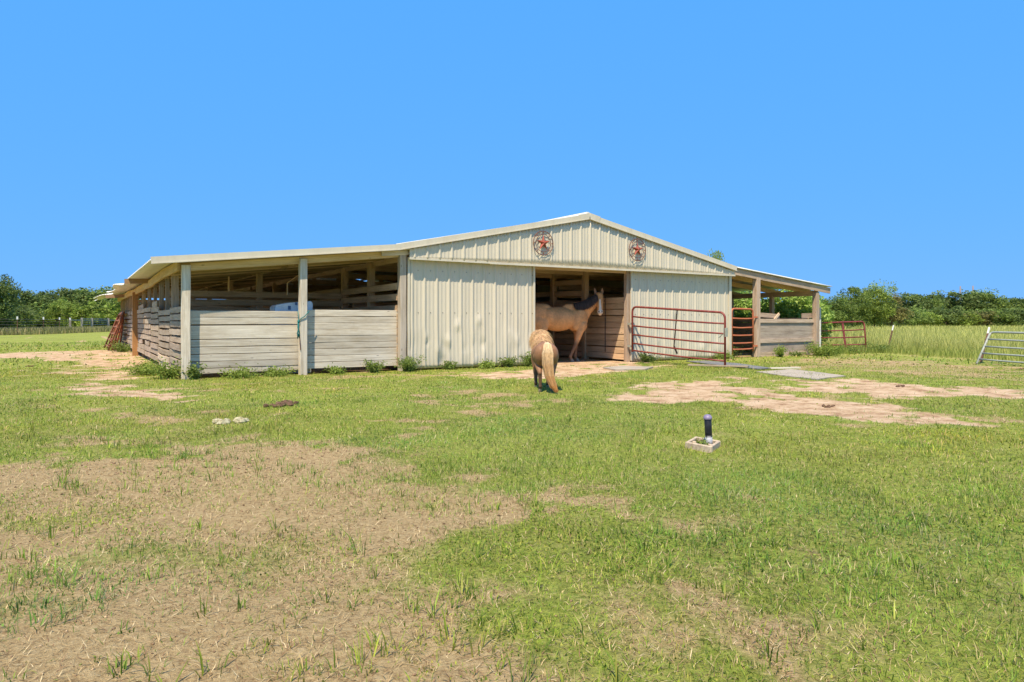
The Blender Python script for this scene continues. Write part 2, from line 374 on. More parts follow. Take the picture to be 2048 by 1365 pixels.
nf = noise(t, tc, 26, 6, 0.75); nm = noise(t, tc, 3.2, 5, 0.65); nl = noise(t, tc, .35, 3, 0.6); nff = noise(t, tc, 90, 4, 0.8)
turf = ramp(t, nf, [(0.34, (0.055, 0.065, 0.014)), (0.45, (0.16, 0.19, 0.030)), (0.58, (0.29, 0.33, 0.055)), (0.75, (0.46, 0.41, 0.14))])  # darkest stops paint the shadow between blades into the turf colour
turf = mix(t, math_(t, 'MULTIPLY', ramp(t, nm, [(0.45, (0, 0, 0)), (0.7, (1, 1, 1))]), 0.45), turf, (0.40, 0.33, 0.13))
turf = mix(t, math_(t, 'MULTIPLY', ramp(t, nl, [(0.4, (0, 0, 0)), (0.65, (1, 1, 1))]), 0.4), turf, (0.34, 0.38, 0.07))
soil = ramp(t, math_(t, 'ADD', math_(t, 'MULTIPLY', nf, .55), math_(t, 'MULTIPLY', nff, .45)), [(0.33, (0.14, 0.085, 0.035)), (0.43, (0.33, 0.225, 0.105)), (0.54, (0.47, 0.345, 0.17)), (0.7, (0.62, 0.47, 0.265))])
sandc = ramp(t, math_(t, 'ADD', math_(t, 'MULTIPLY', nf, .4), math_(t, 'MULTIPLY', nm, .6)), [(0.36, (0.20, 0.11, 0.06)), (0.45, (0.44, 0.28, 0.155)), (0.52, (0.58, 0.41, 0.25)), (0.64, (0.68, 0.52, 0.35))])
field = ramp(t, math_(t, 'ADD', math_(t, 'MULTIPLY', nf, .5), math_(t, 'MULTIPLY', nl, .5)), [(0.3, (0.24, 0.25, 0.05)), (0.6, (0.45, 0.43, 0.13)), (0.8, (0.52, 0.48, 0.19))])
def sharpen(o, k=0.5): return ramp(t, math_(t, 'ADD', o, math_(t, 'MULTIPLY', math_(t, 'SUBTRACT', nf, .5), k)), [(0.3, (0, 0, 0)), (0.6, (1, 1, 1))])
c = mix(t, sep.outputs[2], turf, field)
c = mix(t, sharpen(sep.outputs[1]), c, soil)
c = mix(t, sharpen(sep.outputs[0]), c, sandc)
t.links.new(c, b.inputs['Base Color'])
bump(t, b, math_(t, 'ADD', nf, math_(t, 'MULTIPLY', nff, .5)), 0.9, 0.03)
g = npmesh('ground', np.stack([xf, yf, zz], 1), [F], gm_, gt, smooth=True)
tag(g, kind='structure')

# ------------------------------------------------------------------ barn
BL = 22.0
barn = thing('barn', 'long low horse barn with beige metal gable front and open wooden lean-tos', 'barn', (5.1, 0, 0))
def BP(mb, name, mat, parent=None, bevel=0, smooth=False, label=None):
    o = mb.build(name, mat, None, smooth, bevel)
    for v in o.data.vertices: pass
    o.parent = parent or barn
    o.matrix_parent_inverse = Matrix.Translation((-5.1, 0, 0)) if not parent else Matrix.Identity(4)
    if label: o['label'] = label
    return o
PER = .3048
def profile(x0, x1, h=.028):
    """corrugated siding profile: list of (x, proud) with major ribs every foot and two faint minor ribs"""
    out = []
    k0 = int(math.floor((x0-.1)/PER))-1
    for k in range(k0, int((x1-.1)/PER)+2):
        c = .1+k*PER
        for dx, p in ((-.036, 0), (-.014, h), (.014, h), (.036, 0), (.082, 0), (.092, .005), (.112, .005), (.122, 0), (.182, 0), (.192, .005), (.212, .005), (.222, 0)):
            if x0 < c+dx < x1: out.append((c+dx, p))
    out.sort(); y0 = out[0][1]; return [(x0, 0)]+out+[(x1, 0)]
def siding(name, x0, x1, y, zlo, zhi, rows, parent, dent=0, mat=None, seed=0, bottom=None):
    pr = profile(x0, x1); V = []; rs = np.random.RandomState(seed)
    dents = [(rs.uniform(x0, x1), rs.uniform(.1, 1.15), rs.uniform(.05, .14), rs.uniform(-.045, .05)) for _ in range(int(dent))]
    for j in range(rows+1):
        q = j/rows
        for (x, p) in pr:
            lo = zlo(x) if callable(zlo) else zlo; hi = zhi(x) if callable(zhi) else zhi
            z = lo+(hi-lo)*q; dy = 0; dx = 0
            if dent:
                k = max(0, 1-z/1.25)
                n = float(vn(np.array([x*4.1+seed]), np.array([z*3.3]), 5)[0])-.5
                dy += n*.03*k; 
                for (cx_, cz_, r_, a_) in dents:
                    e = math.exp(-((x-cx_)**2+((z-cz_)*.7)**2)/r_**2*2); dy += a_*e; p *= (1-.55*e)
                dx = (float(vn(np.array([x*2.1+9]), np.array([z*2.7]), 8)[0])-.5)*.05*k
                if z < .03 and rows: z += (float(vn(np.array([x*5]), np.array([0.5]), 3)[0])-.5)*.05
            V.append((x+dx, y-p+dy, z))
    n = len(pr); idx = np.arange(n*(rows+1)).reshape(rows+1, n)
    F = np.stack([idx[:-1, :-1].ravel(), idx[:-1, 1:].ravel(), idx[1:, 1:].ravel(), idx[1:, :-1].ravel()], 1)
    o = npmesh(name, np.array(V), [F], mat or M['beige'])
    s = o.modifiers.new('thickness', 'SOLIDIFY'); s.thickness = .002; s.offset = 1
    o.parent = parent
    if parent is barn: o.matrix_parent_inverse = Matrix.Translation((-5.1, 0, 0))
    return o
def ztop(x):   # underside line of the main roof at the gable
    return 3.70-.2075*abs(x-4.92)
GY = -.22
siding('gable_siding', -.02, 10.38, GY, 2.47, lambda x: ztop(x)-.0, 6, barn)
mb = MB()   # lip under the gable siding
mb.board((-.02, GY-.01, 2.465), (2.0, GY-.01, 2.46), .05, .035, (0, 0, 1)); mb.board((2.0, GY-.018, 2.45), (10.38, GY-.018, 2.45), .05, .04, (0, 0, 1))
BP(mb, 'gable_trim', M['trim'])
# rake trim along the two slopes
def rake(x0, z0, x1, z1, y, h, d, name, mat=M['trim'], lip=True):
    mb = MB(); u = Vector((x1-x0, 0, z1-z0)).normalized(); upv = Vector((0, 0, 1))
    mb.board((x0, y, z0), (x1, y, z1), h, d, (0, 0, 1), tone=(1, 1, 1))
    if lip: mb.board((x0, y-.012, z0-h/2-.006), (x1, y-.012, z1-h/2-.006), .018, d+.01, (0, 0, 1), tone=(1.04, 1.04, 1.04))
    return BP(mb, name, mat)
rake(-.30, 2.70, 4.90, 3.765, GY-.03, .125, .06, 'rake_trim')
rake(4.94, 3.765, 10.42, 2.655, GY-.03, .125, .06, 'rake_trim')
mb = MB(); mb.board((4.62, GY-.036, 3.72), (4.92, GY-.036, 3.782), .14, .064, tone=(1.02, 1, .97)); mb.board((4.92, GY-.036, 3.782), (5.25, GY-.036, 3.715), .14, .064, tone=(1.02, 1, .97))
BP(mb, 'ridge_end_cap', M['trim'])
mb = MB(); mb.tube([(4.9, GY-.02, 3.83), (4.9, 3, 3.85), (4.9, BL, 3.85)], [.06, .07, .07], 6)
BP(mb, 'ridge_cap', M['roof'])
# roof sheets, ribs run down the slope
def roofsheet(name, xa, za, xb, zb, y0, y1, thick=.002, wave=None, seed=0, nx=6, h=.028):
    ys = []
    k = y0
    for i in range(int((y1-y0)/PER)+1):
        c = y0+i*PER
        for dx, p in ((0, 0), (.022, h), (.05, h), (.072, 0), (.13, 0), (.14, .005), (.16, .005), (.17, 0), (.22, 0), (.23, .005), (.25, .005), (.26, 0)):
            if c+dx <= y1: ys.append((c+dx, p))
    V = []
    for j in range(nx+1):
        q = j/nx
        for (y, p) in ys:
            x = xa+(xb-xa)*q; z = za+(zb-za)*q+p
            if wave: x, z = wave(x, y, z, q)
            V.append((x, y, z))
    n = len(ys); idx = np.arange(n*(nx+1)).reshape(nx+1, n)
    F = np.stack([idx[:-1, :-1].ravel(), idx[1:, :-1].ravel(), idx[1:, 1:].ravel(), idx[:-1, 1:].ravel()], 1)
    o = npmesh(name, np.array(V), [F], M['roof']); s = o.modifiers.new('thickness', 'SOLIDIFY'); s.thickness = thick; s.offset = 0
    o.parent = barn; o.matrix_parent_inverse = Matrix.Translation((-5.1, 0, 0)); return o
roofsheet('roof_slope', 4.92, 3.80, -.34, 2.735, GY-.05, BL)
roofsheet('roof_slope', 4.92, 3.80, 10.46, 2.69, GY-.05, BL)
LS = (2.66-2.135)/(-.30+5.08)    # left lean-to slope
def lz(x): return 2.655+(x+.30)*LS
def leftwave(x, y, z, q):
    e = max(0, (q-.80)/.2)
    if y > 6.6: z += e*.03*math.sin(y*2.1); x -= e*.10*math.sin(y*1.3+1)
    if 8 < y < 16: z -= e*.05; x -= e*.10
    if y > 17:
        k = min(1, (y-17)/3); z += e*(.10-.22*e)*k; x -= e*.42*k
    return x, z
roofsheet('lean_to_roof', -.30, 2.70, -5.08, 2.20, GY-.02, BL+1.5, wave=leftwave, nx=20)
rake(-5.09, 2.19, -.26, 2.70, GY-.05, .115, .05, 'rake_trim')
# front rafters and joists of the left lean-to
mb = MB(); mb.board((-4.40, -.02, lz(-4.40)-.10), (-.2, -.02, lz(-.2)-.10), .14, .04, tone=(1.1, 1.12, 1.15)); BP(mb, 'front_rafter', M['new_wood'])
yy = .45; i = 0
while yy < BL:
    k_ = random.uniform(.5, 1.15); mb = MB(); mb.board((-4.57, yy, lz(-4.57)-.07), (0.02, yy, lz(.02)-.07), .18, .04, seg=6, wob=.004, tone=(k_, k_, k_))
    BP(mb, 'rafter', M['new_wood'] if yy < 1.2 else M['inner_wood']); yy += .61 if yy < 6 else 1.22
# long eave beam on the side wall, undulating
mb = MB(); pts = [(0.0, 2.13), (3, 2.13), (6.3, 2.06), (7.6, 2.08), (11, 2.04), (15, 2.09), (22, 2.07)]
for (a_, za_), (b_, zb_) in zip(pts[:-1], pts[1:]): mb.board((-4.60, a_, za_), (-4.60, b_, zb_), .19, .045, seg=4, wob=.012, tone=(1, .98, .92))
BP(mb, 'eave_beam', M['new_wood'], label='pale yellow undulating eave beam')
mb = MB(); mb.board((-4.35, 6.45, 2.17), (-5.16, 6.45, 2.13), .13, .05, tone=(.55, .5, .45)); BP(mb, 'outrigger', M['inner_wood'])
mb = MB(); mb.board((-4.3, 17.0, 2.12), (-5.25, 17.0, 2.06), .13, .05, tone=(.6, .55, .5)); BP(mb, 'outrigger', M['inner_wood'])
for x_, z_ in ((-2.3, 2.36), (-.08, 2.50)):
    mb = MB(); mb.board((x_, .2, z_), (x_, BL, z_-.02), .18, .05, seg=14, wob=.015); BP(mb, 'roof_beam', M['inner_wood'])
# posts: front
def post(x, y, z1, s=.15, mat='weathered', z0=-.05, lean=(0, 0), s2=None, label=None, tone=None, bev=.006):
    mb = MB(); mb.board((x, y, z0), (x+lean[0], y+lean[1], z1), s, s2 or s, (0, 1, 0), seg=5, wob=.003, tone=tone); return BP(mb, 'post', M[mat], bevel=bev, label=label)
post(-4.485, -.04, 2.14, .15, lean=(0.0, 0), tone=(1.12, 1.1, 1.05)); post(-2.30, -.06, 2.36, .145, tone=(1.03, 1.02, 1)); post(-.115, -.03, 2.60, .15, tone=(.80, .76, .73))
mb = MB(); mb.board((-.62, -.10, 2.545), (.0, -.10, 2.60), .10, .04, tone=(1.1, 1.05, 1)); mb.board((-.36, -.16, 2.66), (-.0, -.16, 2.68), .05, .09, tone=(1.1, 1.1, 1.1)); BP(mb, 'corner_block', M['weathered'])
# front board walls
def boardwall(name, x0, x1, y, rows, mat, gap=.006, seg=5, thk=.036):
    mb = MB()
    for (za, zb, dz) in rows:
        k = random.uniform(.80, 1.12)
        mb.board((x0, y+random.uniform(-.004, .004), (za+zb)/2), (x1, y+random.uniform(-.004, .004), (za+zb)/2+dz), zb-za-gap, thk, seg=seg, wob=.0025, tone=(k*1.01, k, k*.97))
    return BP(mb, name, M[mat], bevel=.003)
def rows(z0, z1, n, j=.006):
    zs = [z0+(z1-z0)*i/n+random.uniform(-j, j) for i in range(n+1)]; zs[0] = z0; zs[-1] = z1
    return [(zs[i], zs[i+1], random.uniform(-.006, .006)) for i in range(n)]
r1 = [(1.16, 1.29, 0), (1.02, 1.162, .0), (.735, 1.0, .006), (.59, .73, .004), (.45, .585, .003), (.31, .445, .002), (.175, .305, .008), (.07, .17, .012)]
boardwall('front_board_wall', -4.42, -2.34, .075, r1, 'weathered', .008)
boardwall('front_board_wall', -2.25, -.17, .075, rows(.10, 1.325, 9), 'weathered', .008)
# side wall of grey boards in sagging, gappy sections
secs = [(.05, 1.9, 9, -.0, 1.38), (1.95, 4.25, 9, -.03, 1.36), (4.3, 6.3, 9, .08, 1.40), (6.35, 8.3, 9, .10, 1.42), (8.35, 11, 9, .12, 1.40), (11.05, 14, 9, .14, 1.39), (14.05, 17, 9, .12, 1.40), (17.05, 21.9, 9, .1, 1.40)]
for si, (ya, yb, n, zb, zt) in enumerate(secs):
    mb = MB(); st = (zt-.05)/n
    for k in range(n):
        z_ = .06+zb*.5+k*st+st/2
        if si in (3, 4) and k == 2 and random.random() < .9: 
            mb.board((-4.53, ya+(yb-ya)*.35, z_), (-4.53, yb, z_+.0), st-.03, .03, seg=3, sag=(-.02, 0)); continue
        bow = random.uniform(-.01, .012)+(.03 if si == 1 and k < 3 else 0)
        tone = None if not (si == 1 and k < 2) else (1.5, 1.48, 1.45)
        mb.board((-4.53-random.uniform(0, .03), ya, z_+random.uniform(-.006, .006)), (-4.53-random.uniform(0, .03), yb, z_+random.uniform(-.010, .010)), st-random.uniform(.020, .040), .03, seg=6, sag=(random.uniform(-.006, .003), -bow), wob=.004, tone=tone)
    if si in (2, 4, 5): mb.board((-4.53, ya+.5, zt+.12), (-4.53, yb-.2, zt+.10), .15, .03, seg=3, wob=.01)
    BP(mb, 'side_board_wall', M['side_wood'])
for (y_, s_) in ((1.95, .13), (3.4, .085), (4.7, .10), (6.3, .08), (8.0, .09), (9.9, .10), (12.8, .10), (14.0, .10), (15.5, .12), (17.0, .1), (18.4, .1), (19.8, .1), (21.6, .14)):
    post(-4.45, y_, 2.06, s_*.7, 'inner_wood' if y_ > 8 else 'side_wood', s2=s_, bev=0)
post(-4.62, 11.0, 2.02, .16, 'tan_post', label='orange brown newer post standing in front of the side boards')
# inner posts and rails of the lean-to
for yv in (1.93, 3.92, 7.8, 11.7, 15.6, 19.5): post(-.1, yv, 2.50, .15, 'inner_wood', bev=0)
for yv in (3.92, 7.8, 11.7, 15.6, 19.5): post(-2.3, yv+.02, 2.32, .14, 'inner_wood', bev=0)
def rails(name, a, b, zs, h=.14, mat='inner_wood', thk=.036):
    mb = MB()
    for z_ in zs: mb.board((a[0], a[1], z_+random.uniform(-.012, .012)), (b[0], b[1], z_+random.uniform(-.012, .012)), h, thk, seg=5, wob=.004)
    return BP(mb, name, M[mat])
for j, yv in enumerate((3.84, 7.72, 11.62, 15.52, 19.42)):
    rails('stall_partition', (-4.4, yv), (-.2, yv), [z_+(0, .06, -.05, .09, .03)[j] for z_ in (.2, .38, .56, .74, .92, 1.10, 1.36, 1.56, 1.75)], .135)
rails('stall_rails', (-.19, .05), (-.19, 3.85), [.15, .32, .49, .66, .83, 1.0, 1.17, 1.37, 1.62, 1.86], .145)
for k in range(4): rails('stall_rails', (-.19, 4+k*3.9), (-.19, 7.6+k*3.9), [.15, .32, .49, .66, .83, 1.0, 1.17, 1.4, 1.65, 1.9], .145)
mb = MB(); mb.board((-4.3, 3.78, 1.50), (-2.6, 3.78, 1.40), .03, .03); BP(mb, 'loose_batten', M['inner_wood']); mb = MB(); mb.board((-1.72, 3.5, 1.75), (-1.72, 3.5, 2.05), .02, .02, (0, 1, 0), tone=(2.4, 2.4, 2.4)); mb.board((-1.72, 3.5, 2.05), (-1.45, 3.5, 2.25), .02, .02, (0, 1, 0), tone=(2.4, 2.4, 2.4)); BP(mb, 'bent_rod', M['inner_wood']); mb = MB()
mb.board((-3.0, 4.1, 1.75), (-3.0, 4.1, 2.2), .04, .03, (0, 1, 0), tone=(2.2, 2.1, 1.9)); BP(mb, 'loose_batten', M['inner_wood'])
# --- central aisle and stalls
for xx in (3.2, 6.48):
    for yv in (1.93, 3.55, 7.2, 10.9, 14.6, 18.2, 21.7): post(xx, yv, ztop(xx)-.05, .15, 'inner_wood', bev=0)
post(6.43, .03, 2.45, .12, 'side_wood', tone=(.95, .90, .86), bev=.004)
rails('stall_front', (6.47, .10), (6.47, 1.87), [.13+i*.172 for i in range(10)], .155)
mb = MB(); mb.tube([(6.41, .93, 1.78), (6.41, .93, .22)], .010, 6); BP(mb, 'latch_rod', M['black'])
rails('stall_front', (6.47, 2.0), (6.47, 3.5), [.13+i*.172 for i in range(7)]+[1.60, 1.93, 2.26], .15)
for k in range(5): rails('stall_front', (6.47, 3.6+k*3.6), (6.47, 7.1+k*3.6), [.13+i*.172 for i in range(8)]+[1.65, 1.95], .15)
for k in range(6): rails('stall_front', (3.2, .1+k*3.62), (3.2, 3.5+k*3.62), [.13+i*.172 for i in range(10)]+[2.05], .15)
for yv in (3.6, 7.25, 10.95, 14.65, 18.25):
    rails('stall_partition', (-.0, yv), (3.1, yv), [.13+i*.172 for i in range(9)], .155); rails('stall_partition', (6.6, yv), (10.2, yv), [.13+i*.172 for i in range(10)], .155)
rails('stall_partition', (6.6, 3.45), (10.2, 3.45), [1.9, 2.15], .15)
for yv in (1.9, 3.5, 7.15, 10.9, 14.5, 18.1, 21.8):
    mb = MB(); mb.board((.0, yv, ztop(0)-.12), (4.9, yv, ztop(4.9)-.12), .18, .05); mb.board((4.94, yv, ztop(4.94)-.12), (10.3, yv, ztop(10.3)-.12), .18, .05); mb.board((.0, yv+.06, 2.52), (10.3, yv+.06, 2.52), .16, .045); BP(mb, 'truss', M['inner_wood'])
for xx in (.6, 1.8, 3.0, 4.2, 5.6, 6.8, 8.0, 9.2):
    mb = MB(); mb.board((xx, 0, ztop(xx)), (xx, BL, ztop(xx)), .09, .045); BP(mb, 'purlin', M['inner_wood'])
mb = MB(); mb.board((.05, .02, 2.50), (10.3, .02, 2.50), .24, .05); BP(mb, 'door_header', M['inner_wood'])
siding('main_right_wall', 6.5, 10.36, -.05, .02, 2.50, 26, barn, dent=7, seed=4).name = 'barn_door'
# doors hang on their track behind the gable lip
ld = siding('barn_door', .02, 3.33, -.07, .03, 2.52, 30, barn, dent=24, seed=2)
ld['label'] = 'dented beige metal sliding door left of the opening'
mb = MB(); mb.board((.015, -.085, .05), (.015, -.085, 2.5), .05, .03, (1, 0, 0), seg=12, wob=.006); BP(mb, 'door_edge_trim', M['trim']); mb = MB(); mb.board((3.335, -.085, .03), (3.335, -.085, 2.5), .05, .05, (1, 0, 0)); BP(mb, 'door_edge_trim', M['trim'])
mb = MB(); mb.board((6.50, -.07, .03), (6.50, -.07, 2.5), .05, .04, (1, 0, 0)); BP(mb, 'door_edge_trim', M['trim']); mb = MB(); mb.board((10.36, -.075, -.02), (10.36, -.075, 2.5), .10, .03, (1, 0, 0)); BP(mb, 'door_edge_trim', M['trim'])
mb = MB(); mb.tube([(0, .01, 0), (0, -.006, 0)], .010, 6); scr = mb.build('screw', M['screw']); scr_me = scr.data; bpy.data.objects.remove(scr)
for x0_, x1_, yv in ((.02, 3.33, -.075), (6.5, 10.36, -.055)):
    c_ = .1+math.ceil((x0_-.1)/PER)*PER
    while c_ < x1_-.1:
        for z_ in (2.22, 1.28): o = bpy.data.objects.new('screw', scr_me); COL.objects.link(o); o.parent = barn; o.location = (c_+.15-5.1, yv, z_)
        c_ += PER
# outer walls of the main bay, mostly hidden, which close the stalls
def plainwall(name, pts, mat):
    mb = MB()
    for a_, b_, z0_, z1_ in pts:
        mb.board((a_[0], a_[1], (z0_+z1_)/2), (b_[0], b_[1], (z0_+z1_)/2), z1_-z0_, .03)
    return BP(mb, name, mat)
plainwall('right_stall_wall', [((10.38, 0.0), (10.38, BL), .0, 2.72)], M['beige'])
plainwall('back_wall', [((0, BL), (10.4, BL), 0, 2.6)], M['beige'])
siding('back_gable_siding', -.02, 10.38, BL+.05, 2.55, lambda x: ztop(x), 2, barn)
# --- right lean-to
RS_ = (2.12-2.60)/(15.19-10.4)
def rz_(x): return 2.60+(x-10.4)*RS_
mb = MB(); mb.board((10.42, -.08, rz_(10.42)-.01), (15.19, -.08, rz_(15.19)-.01), .18, .045, seg=6, wob=.004, tone=(1, .95, .9)); BP(mb, 'front_rafter', M['side_wood'])
roofsheet('lean_to_roof', 10.35, 2.715, 15.22, 2.235, -.16, 7.9, h=.035)
for yv in (.6, 1.8, 3.6, 5.4, 7.6):
    mb = MB(); mb.board((10.42, yv, rz_(10.42)-.03), (15.1, yv, rz_(15.1)-.03), .15, .045); BP(mb, 'rafter', M['inner_wood'])
for xx in (11.4, 12.6, 13.8):
    mb = MB(); mb.board((xx, 0, rz_(xx)+.075), (xx, 7.8, rz_(xx)+.075), .04, .09); BP(mb, 'purlin', M['inner_wood'])
mb = MB(); mb.board((14.58, -.05, 2.02), (14.58, 7.8, 2.02), .17, .05, seg=6, wob=.008); BP(mb, 'eave_beam', M['inner_wood'])
post(11.60, -.02, 2.43, .17, 'side_wood', tone=(1.12, 1.08, 1.05)); post(14.56, -.0, 2.05, .16, 'side_wood', tone=(.92, .88, .85))
post(14.58, 1.75, 1.98, .13, 'inner_wood'); post(14.58, 3.55, 1.98, .13, 'inner_wood'); post(14.58, 7.6, 1.98, .13, 'inner_wood')
mb = MB(); mb.board((11.72, .06, .56), (14.58, .06, .56), 1.10, .014, tone=(1, 1, 1)); BP(mb, 'plywood_panel', M['plywood'])
mb = MB(); 
for z0_, z1_, dz in ((1.05, 1.17, .0), (.42, .545, .015), (-.04, .13, .0)): mb.board((11.69, .03, (z0_+z1_)/2), (14.60, .03, (z0_+z1_)/2+dz), z1_-z0_, .03, seg=4, wob=.003, tone=(1.15, 1.12, 1.08))
BP(mb, 'panel_batten', M['side_wood'])
mb = MB(); mb.board((11.65, .16, 1.31), (12.9, .16, 1.25), .14, .03, tone=(1.1, 1.05, 1)); BP(mb, 'loose_board', M['side_wood']); mb = MB(); mb.board((12.62, .13, 1.12), (12.87, .13, 1.34), .08, .03, tone=(1.45, 1.35, 1.2)); BP(mb, 'loose_board', M['side_wood']); mb = MB(); mb.board((14.0, .13, 1.27), (14.75, .13, 1.30), .16, .03, tone=(.85, .8, .76)); BP(mb, 'loose_board', M['side_wood'])
# low outer and back board walls of the right lean-to
rails('low_board_wall', (14.52, .2), (14.52, 7.6), [.12+i*.17 for i in range(7)], .155)
rails('low_board_wall', (10.5, 3.6), (14.5, 3.6), [.12+i*.17 for i in range(7)], .155)
rails('low_board_wall', (10.5, 7.7), (14.5, 7.7), [.12+i*.17 for i in range(8)], .155)

# ------------------------------------------------------------------ things at the barn
def attach(o, p): o.parent = p; o.matrix_parent_inverse = Matrix.Translation(-p.location); return o
def W(mb, name, mat, root, smooth=False, bevel=0, label=None):
    o = mb.build(name, mat, None, smooth, bevel); attach(o, root)
    if label: o['label'] = label
    return o
def star_wheel(x, z, label):
    root = thing('star_ornament', label, 'wall ornament', (x, GY-.03, z), 'round star ornaments on the gable')
    y = GY-.055
    for r_, t_ in ((.292, .009), (.215, .007)):
        mb = MB(); n = 40; mb.tube([(x+r_*math.cos(2*math.pi*i/n), y, z+r_*math.sin(2*math.pi*i/n)) for i in range(n+1)], t_, 6, cap=False); W(mb, 'ring', M['star_ring'], root, True)
    mb = MB()
    R1, R2, pk = .205, .075, .065
    tips = []
    for i in range(10):
        a = math.pi/2+i*math.pi/5; r_ = R1 if i % 2 == 0 else R2; tips.append((x+r_*math.cos(a), y-.004, z+r_*math.sin(a)))
    b0 = len(mb.v); mb.v += tips+[(x, y-pk, z), (x, y+.01, z)]
    for i in range(10): mb.face((b0+i, b0+(i+1) % 10, b0+10)[::-1], [(0, 0)]*3, (1, 1, 1)); mb.face((b0+i, b0+(i+1) % 10, b0+11), [(0, 0)]*3, (1, 1, 1))
    W(mb, 'star', M['star_red'], root)
    for k in range(8):
        mb = MB(); a = k*math.pi/4; cx_, cz_ = x+.255*math.cos(a), z+.255*math.sin(a); b0 = len(mb.v)
        for i in range(10):
            aa = math.pi/2+i*math.pi/5; r_ = .029 if i % 2 == 0 else .012; mb.v.append((cx_+r_*math.cos(aa), y-.003, cz_+r_*math.sin(aa)))
        mb.v += [(cx_, y-.018, cz_), (cx_, y+.006, cz_)]
        for i in range(10): mb.face((b0+i, b0+(i+1) % 10, b0+10)[::-1], [(0, 0)]*3, (1, 1, 1)); mb.face((b0+i, b0+(i+1) % 10, b0+11), [(0, 0)]*3, (1, 1, 1))
        W(mb, 'small_star', M['star_ring'], root)
star_wheel(3.49, 3.0, 'rusty red star in a ring, left of the ridge above the dented door')
star_wheel(6.53, 3.0, 'rusty red star in a ring, right of the ridge above the doorway edge')

def tube_gate(name, label, cat, bl, br, tl, tr, fr, mat, r=.021, cr=.16, group=None, brace=None, braces=(), down=(0, 0), split=True, rails_to=None, root=None):
    bl, br, tl, tr = map(Vector, (bl, br, tl, tr))
    root = root or thing(name, label, cat, tuple(bl), group)
    mb = MB(); ux = (tr-tl).normalized(); ul = (tl-bl).normalized(); ur = (tr-br).normalized()
    pts = [bl-ul*down[0]]
    def arc(c0, c1, c2, n=6): return [(1-q)**2*c0+2*q*(1-q)*c1+q*q*c2 for q in [i/n for i in range(n+1)]]
    pts += arc(tl-ul*cr, tl, tl+ux*cr); pts += arc(tr-ux*cr, tr, tr-ur*cr); pts += [br-ur*down[1]]
    mb.tube(pts, r*1.1, 8); W(mb, 'frame', M[mat], root, True)
    for f in fr:
        mb = MB(); a = tl.lerp(bl, f); b = tr.lerp(br, f); n = 6
        mb.tube([a.lerp(b, i/n)+Vector((0, 0, -.012*math.sin(math.pi*i/n)+random.uniform(-.003, .003))) for i in range(n+1)], r*.85, 8); W(mb, 'rail', M[mat], root, True)
    for q, wd in braces:
        mb = MB(); a = tl.lerp(tr, q); b = bl.lerp(br, q); mb.board(a, b, wd, .012, tuple(ux)); W(mb, 'brace', M[mat], root)
    return root
g1 = tube_gate('stock_gate', 'long dark red tube gate swung open in front of the right barn door', 'gate', (6.42, -.20, .27), (6.80, -3.03, .10), (6.42, -.20, 1.48), (6.80, -3.03, 1.29), (.22, .42, .62, .81, .965), 'red_paint', r=.025, down=(.0, .09))
mb = MB(); a = Vector((6.61, -1.66, 1.37)); mb.board(a, (6.60, -1.56, .46), .03, .012, (0, 1, 0)); mb.board((6.60, -1.56, .46), (6.61, -1.66, .27), .05, .012, (0, 1, 0)); W(mb, 'strap', M['dark_gap'], g1, label='bent dark strap brace')
mb = MB(); mb.board((6.80, -3.05, .93), (6.80, -3.05, .72), .09, .05, (0, 1, 0)); 
mb.tube([(6.80, -3.08, .86), (6.79, -2.98, .80), (6.78, -2.90, .72), (6.77, -2.86, .70)], .012, 6); W(mb, 'latch_chain', M['silver'], g1)
mb = MB(); mb.board((6.40, -.17, 1.02), (6.40, -.05, 1.02), .05, .05); mb.board((6.40, -.17, .42), (6.40, -.05, .42), .05, .05); W(mb, 'hinge', M['silver'], g1)
g2 = tube_gate('walk_gate', 'small orange red tube gate between barn corner and lean-to post', 'gate', (10.46, -.06, .16), (11.40, -.06, .17), (10.44, -.06, 1.47), (11.39, -.06, 1.46), (.22, .43, .61, .79, .93), 'orange_paint', r=.026, cr=.12, down=(.10, .0))
mb = MB(); mb.board((11.38, -.07, 1.22), (11.56, -.10, 1.22), .05, .04); mb.board((11.38, -.07, .34), (11.54, -.10, .34), .05, .04); W(mb, 'hinge', M['orange_paint'], g2)
tube_gate('gate_panel', 'rusty red gate panel with a centre bar beyond the plywood lean-to wall', 'gate', (15.50, .52, .05), (17.46, .03, .03), (15.26, .56, 1.03), (17.65, .24, 1.09), (.27, .51, .76, .97), 'red_paint', r=.025, braces=((.56, .09),))
u_ = Vector((-.41, -.912, 0))
bl = Vector((13.42, -5.43, 0)); tl = Vector((14.36, -5.33, .80))
tube_gate('silver_gate', 'pale grey green gate leaning over at the right edge of the photo', 'gate', tuple(bl), tuple(bl+u_*3.4), tuple(tl), tuple(tl+u_*3.4+Vector((0, 0, -.02))), (.23, .46, .67, .86), 'silver', r=.026, cr=.14)
lean_l = ['outermost of the four rusty gates leaning on the side wall', 'second from outside of the rusty gates leaning on the side wall', 'third from outside of the rusty gates leaning on the side wall', 'innermost of the four rusty gates leaning on the side wall']
for k in range(4):
    x0_ = -5.22+.14*k; y0_ = 15.3+.35*k; 
    tube_gate('leaning_gate', lean_l[k], 'gate', (x0_, y0_, .02), (x0_-.03, y0_+3.2, .02), (-4.74+.03*k, y0_+.1, 1.38+.03*k), (-4.74+.03*k, y0_+3.2, 1.36+.03*k), (.18, .36, .55, .73, .9), 'rusty' if k != 2 else 'orange_paint', r=.03, group='rusty gates leaning on the side wall', braces=((.5, .06),))

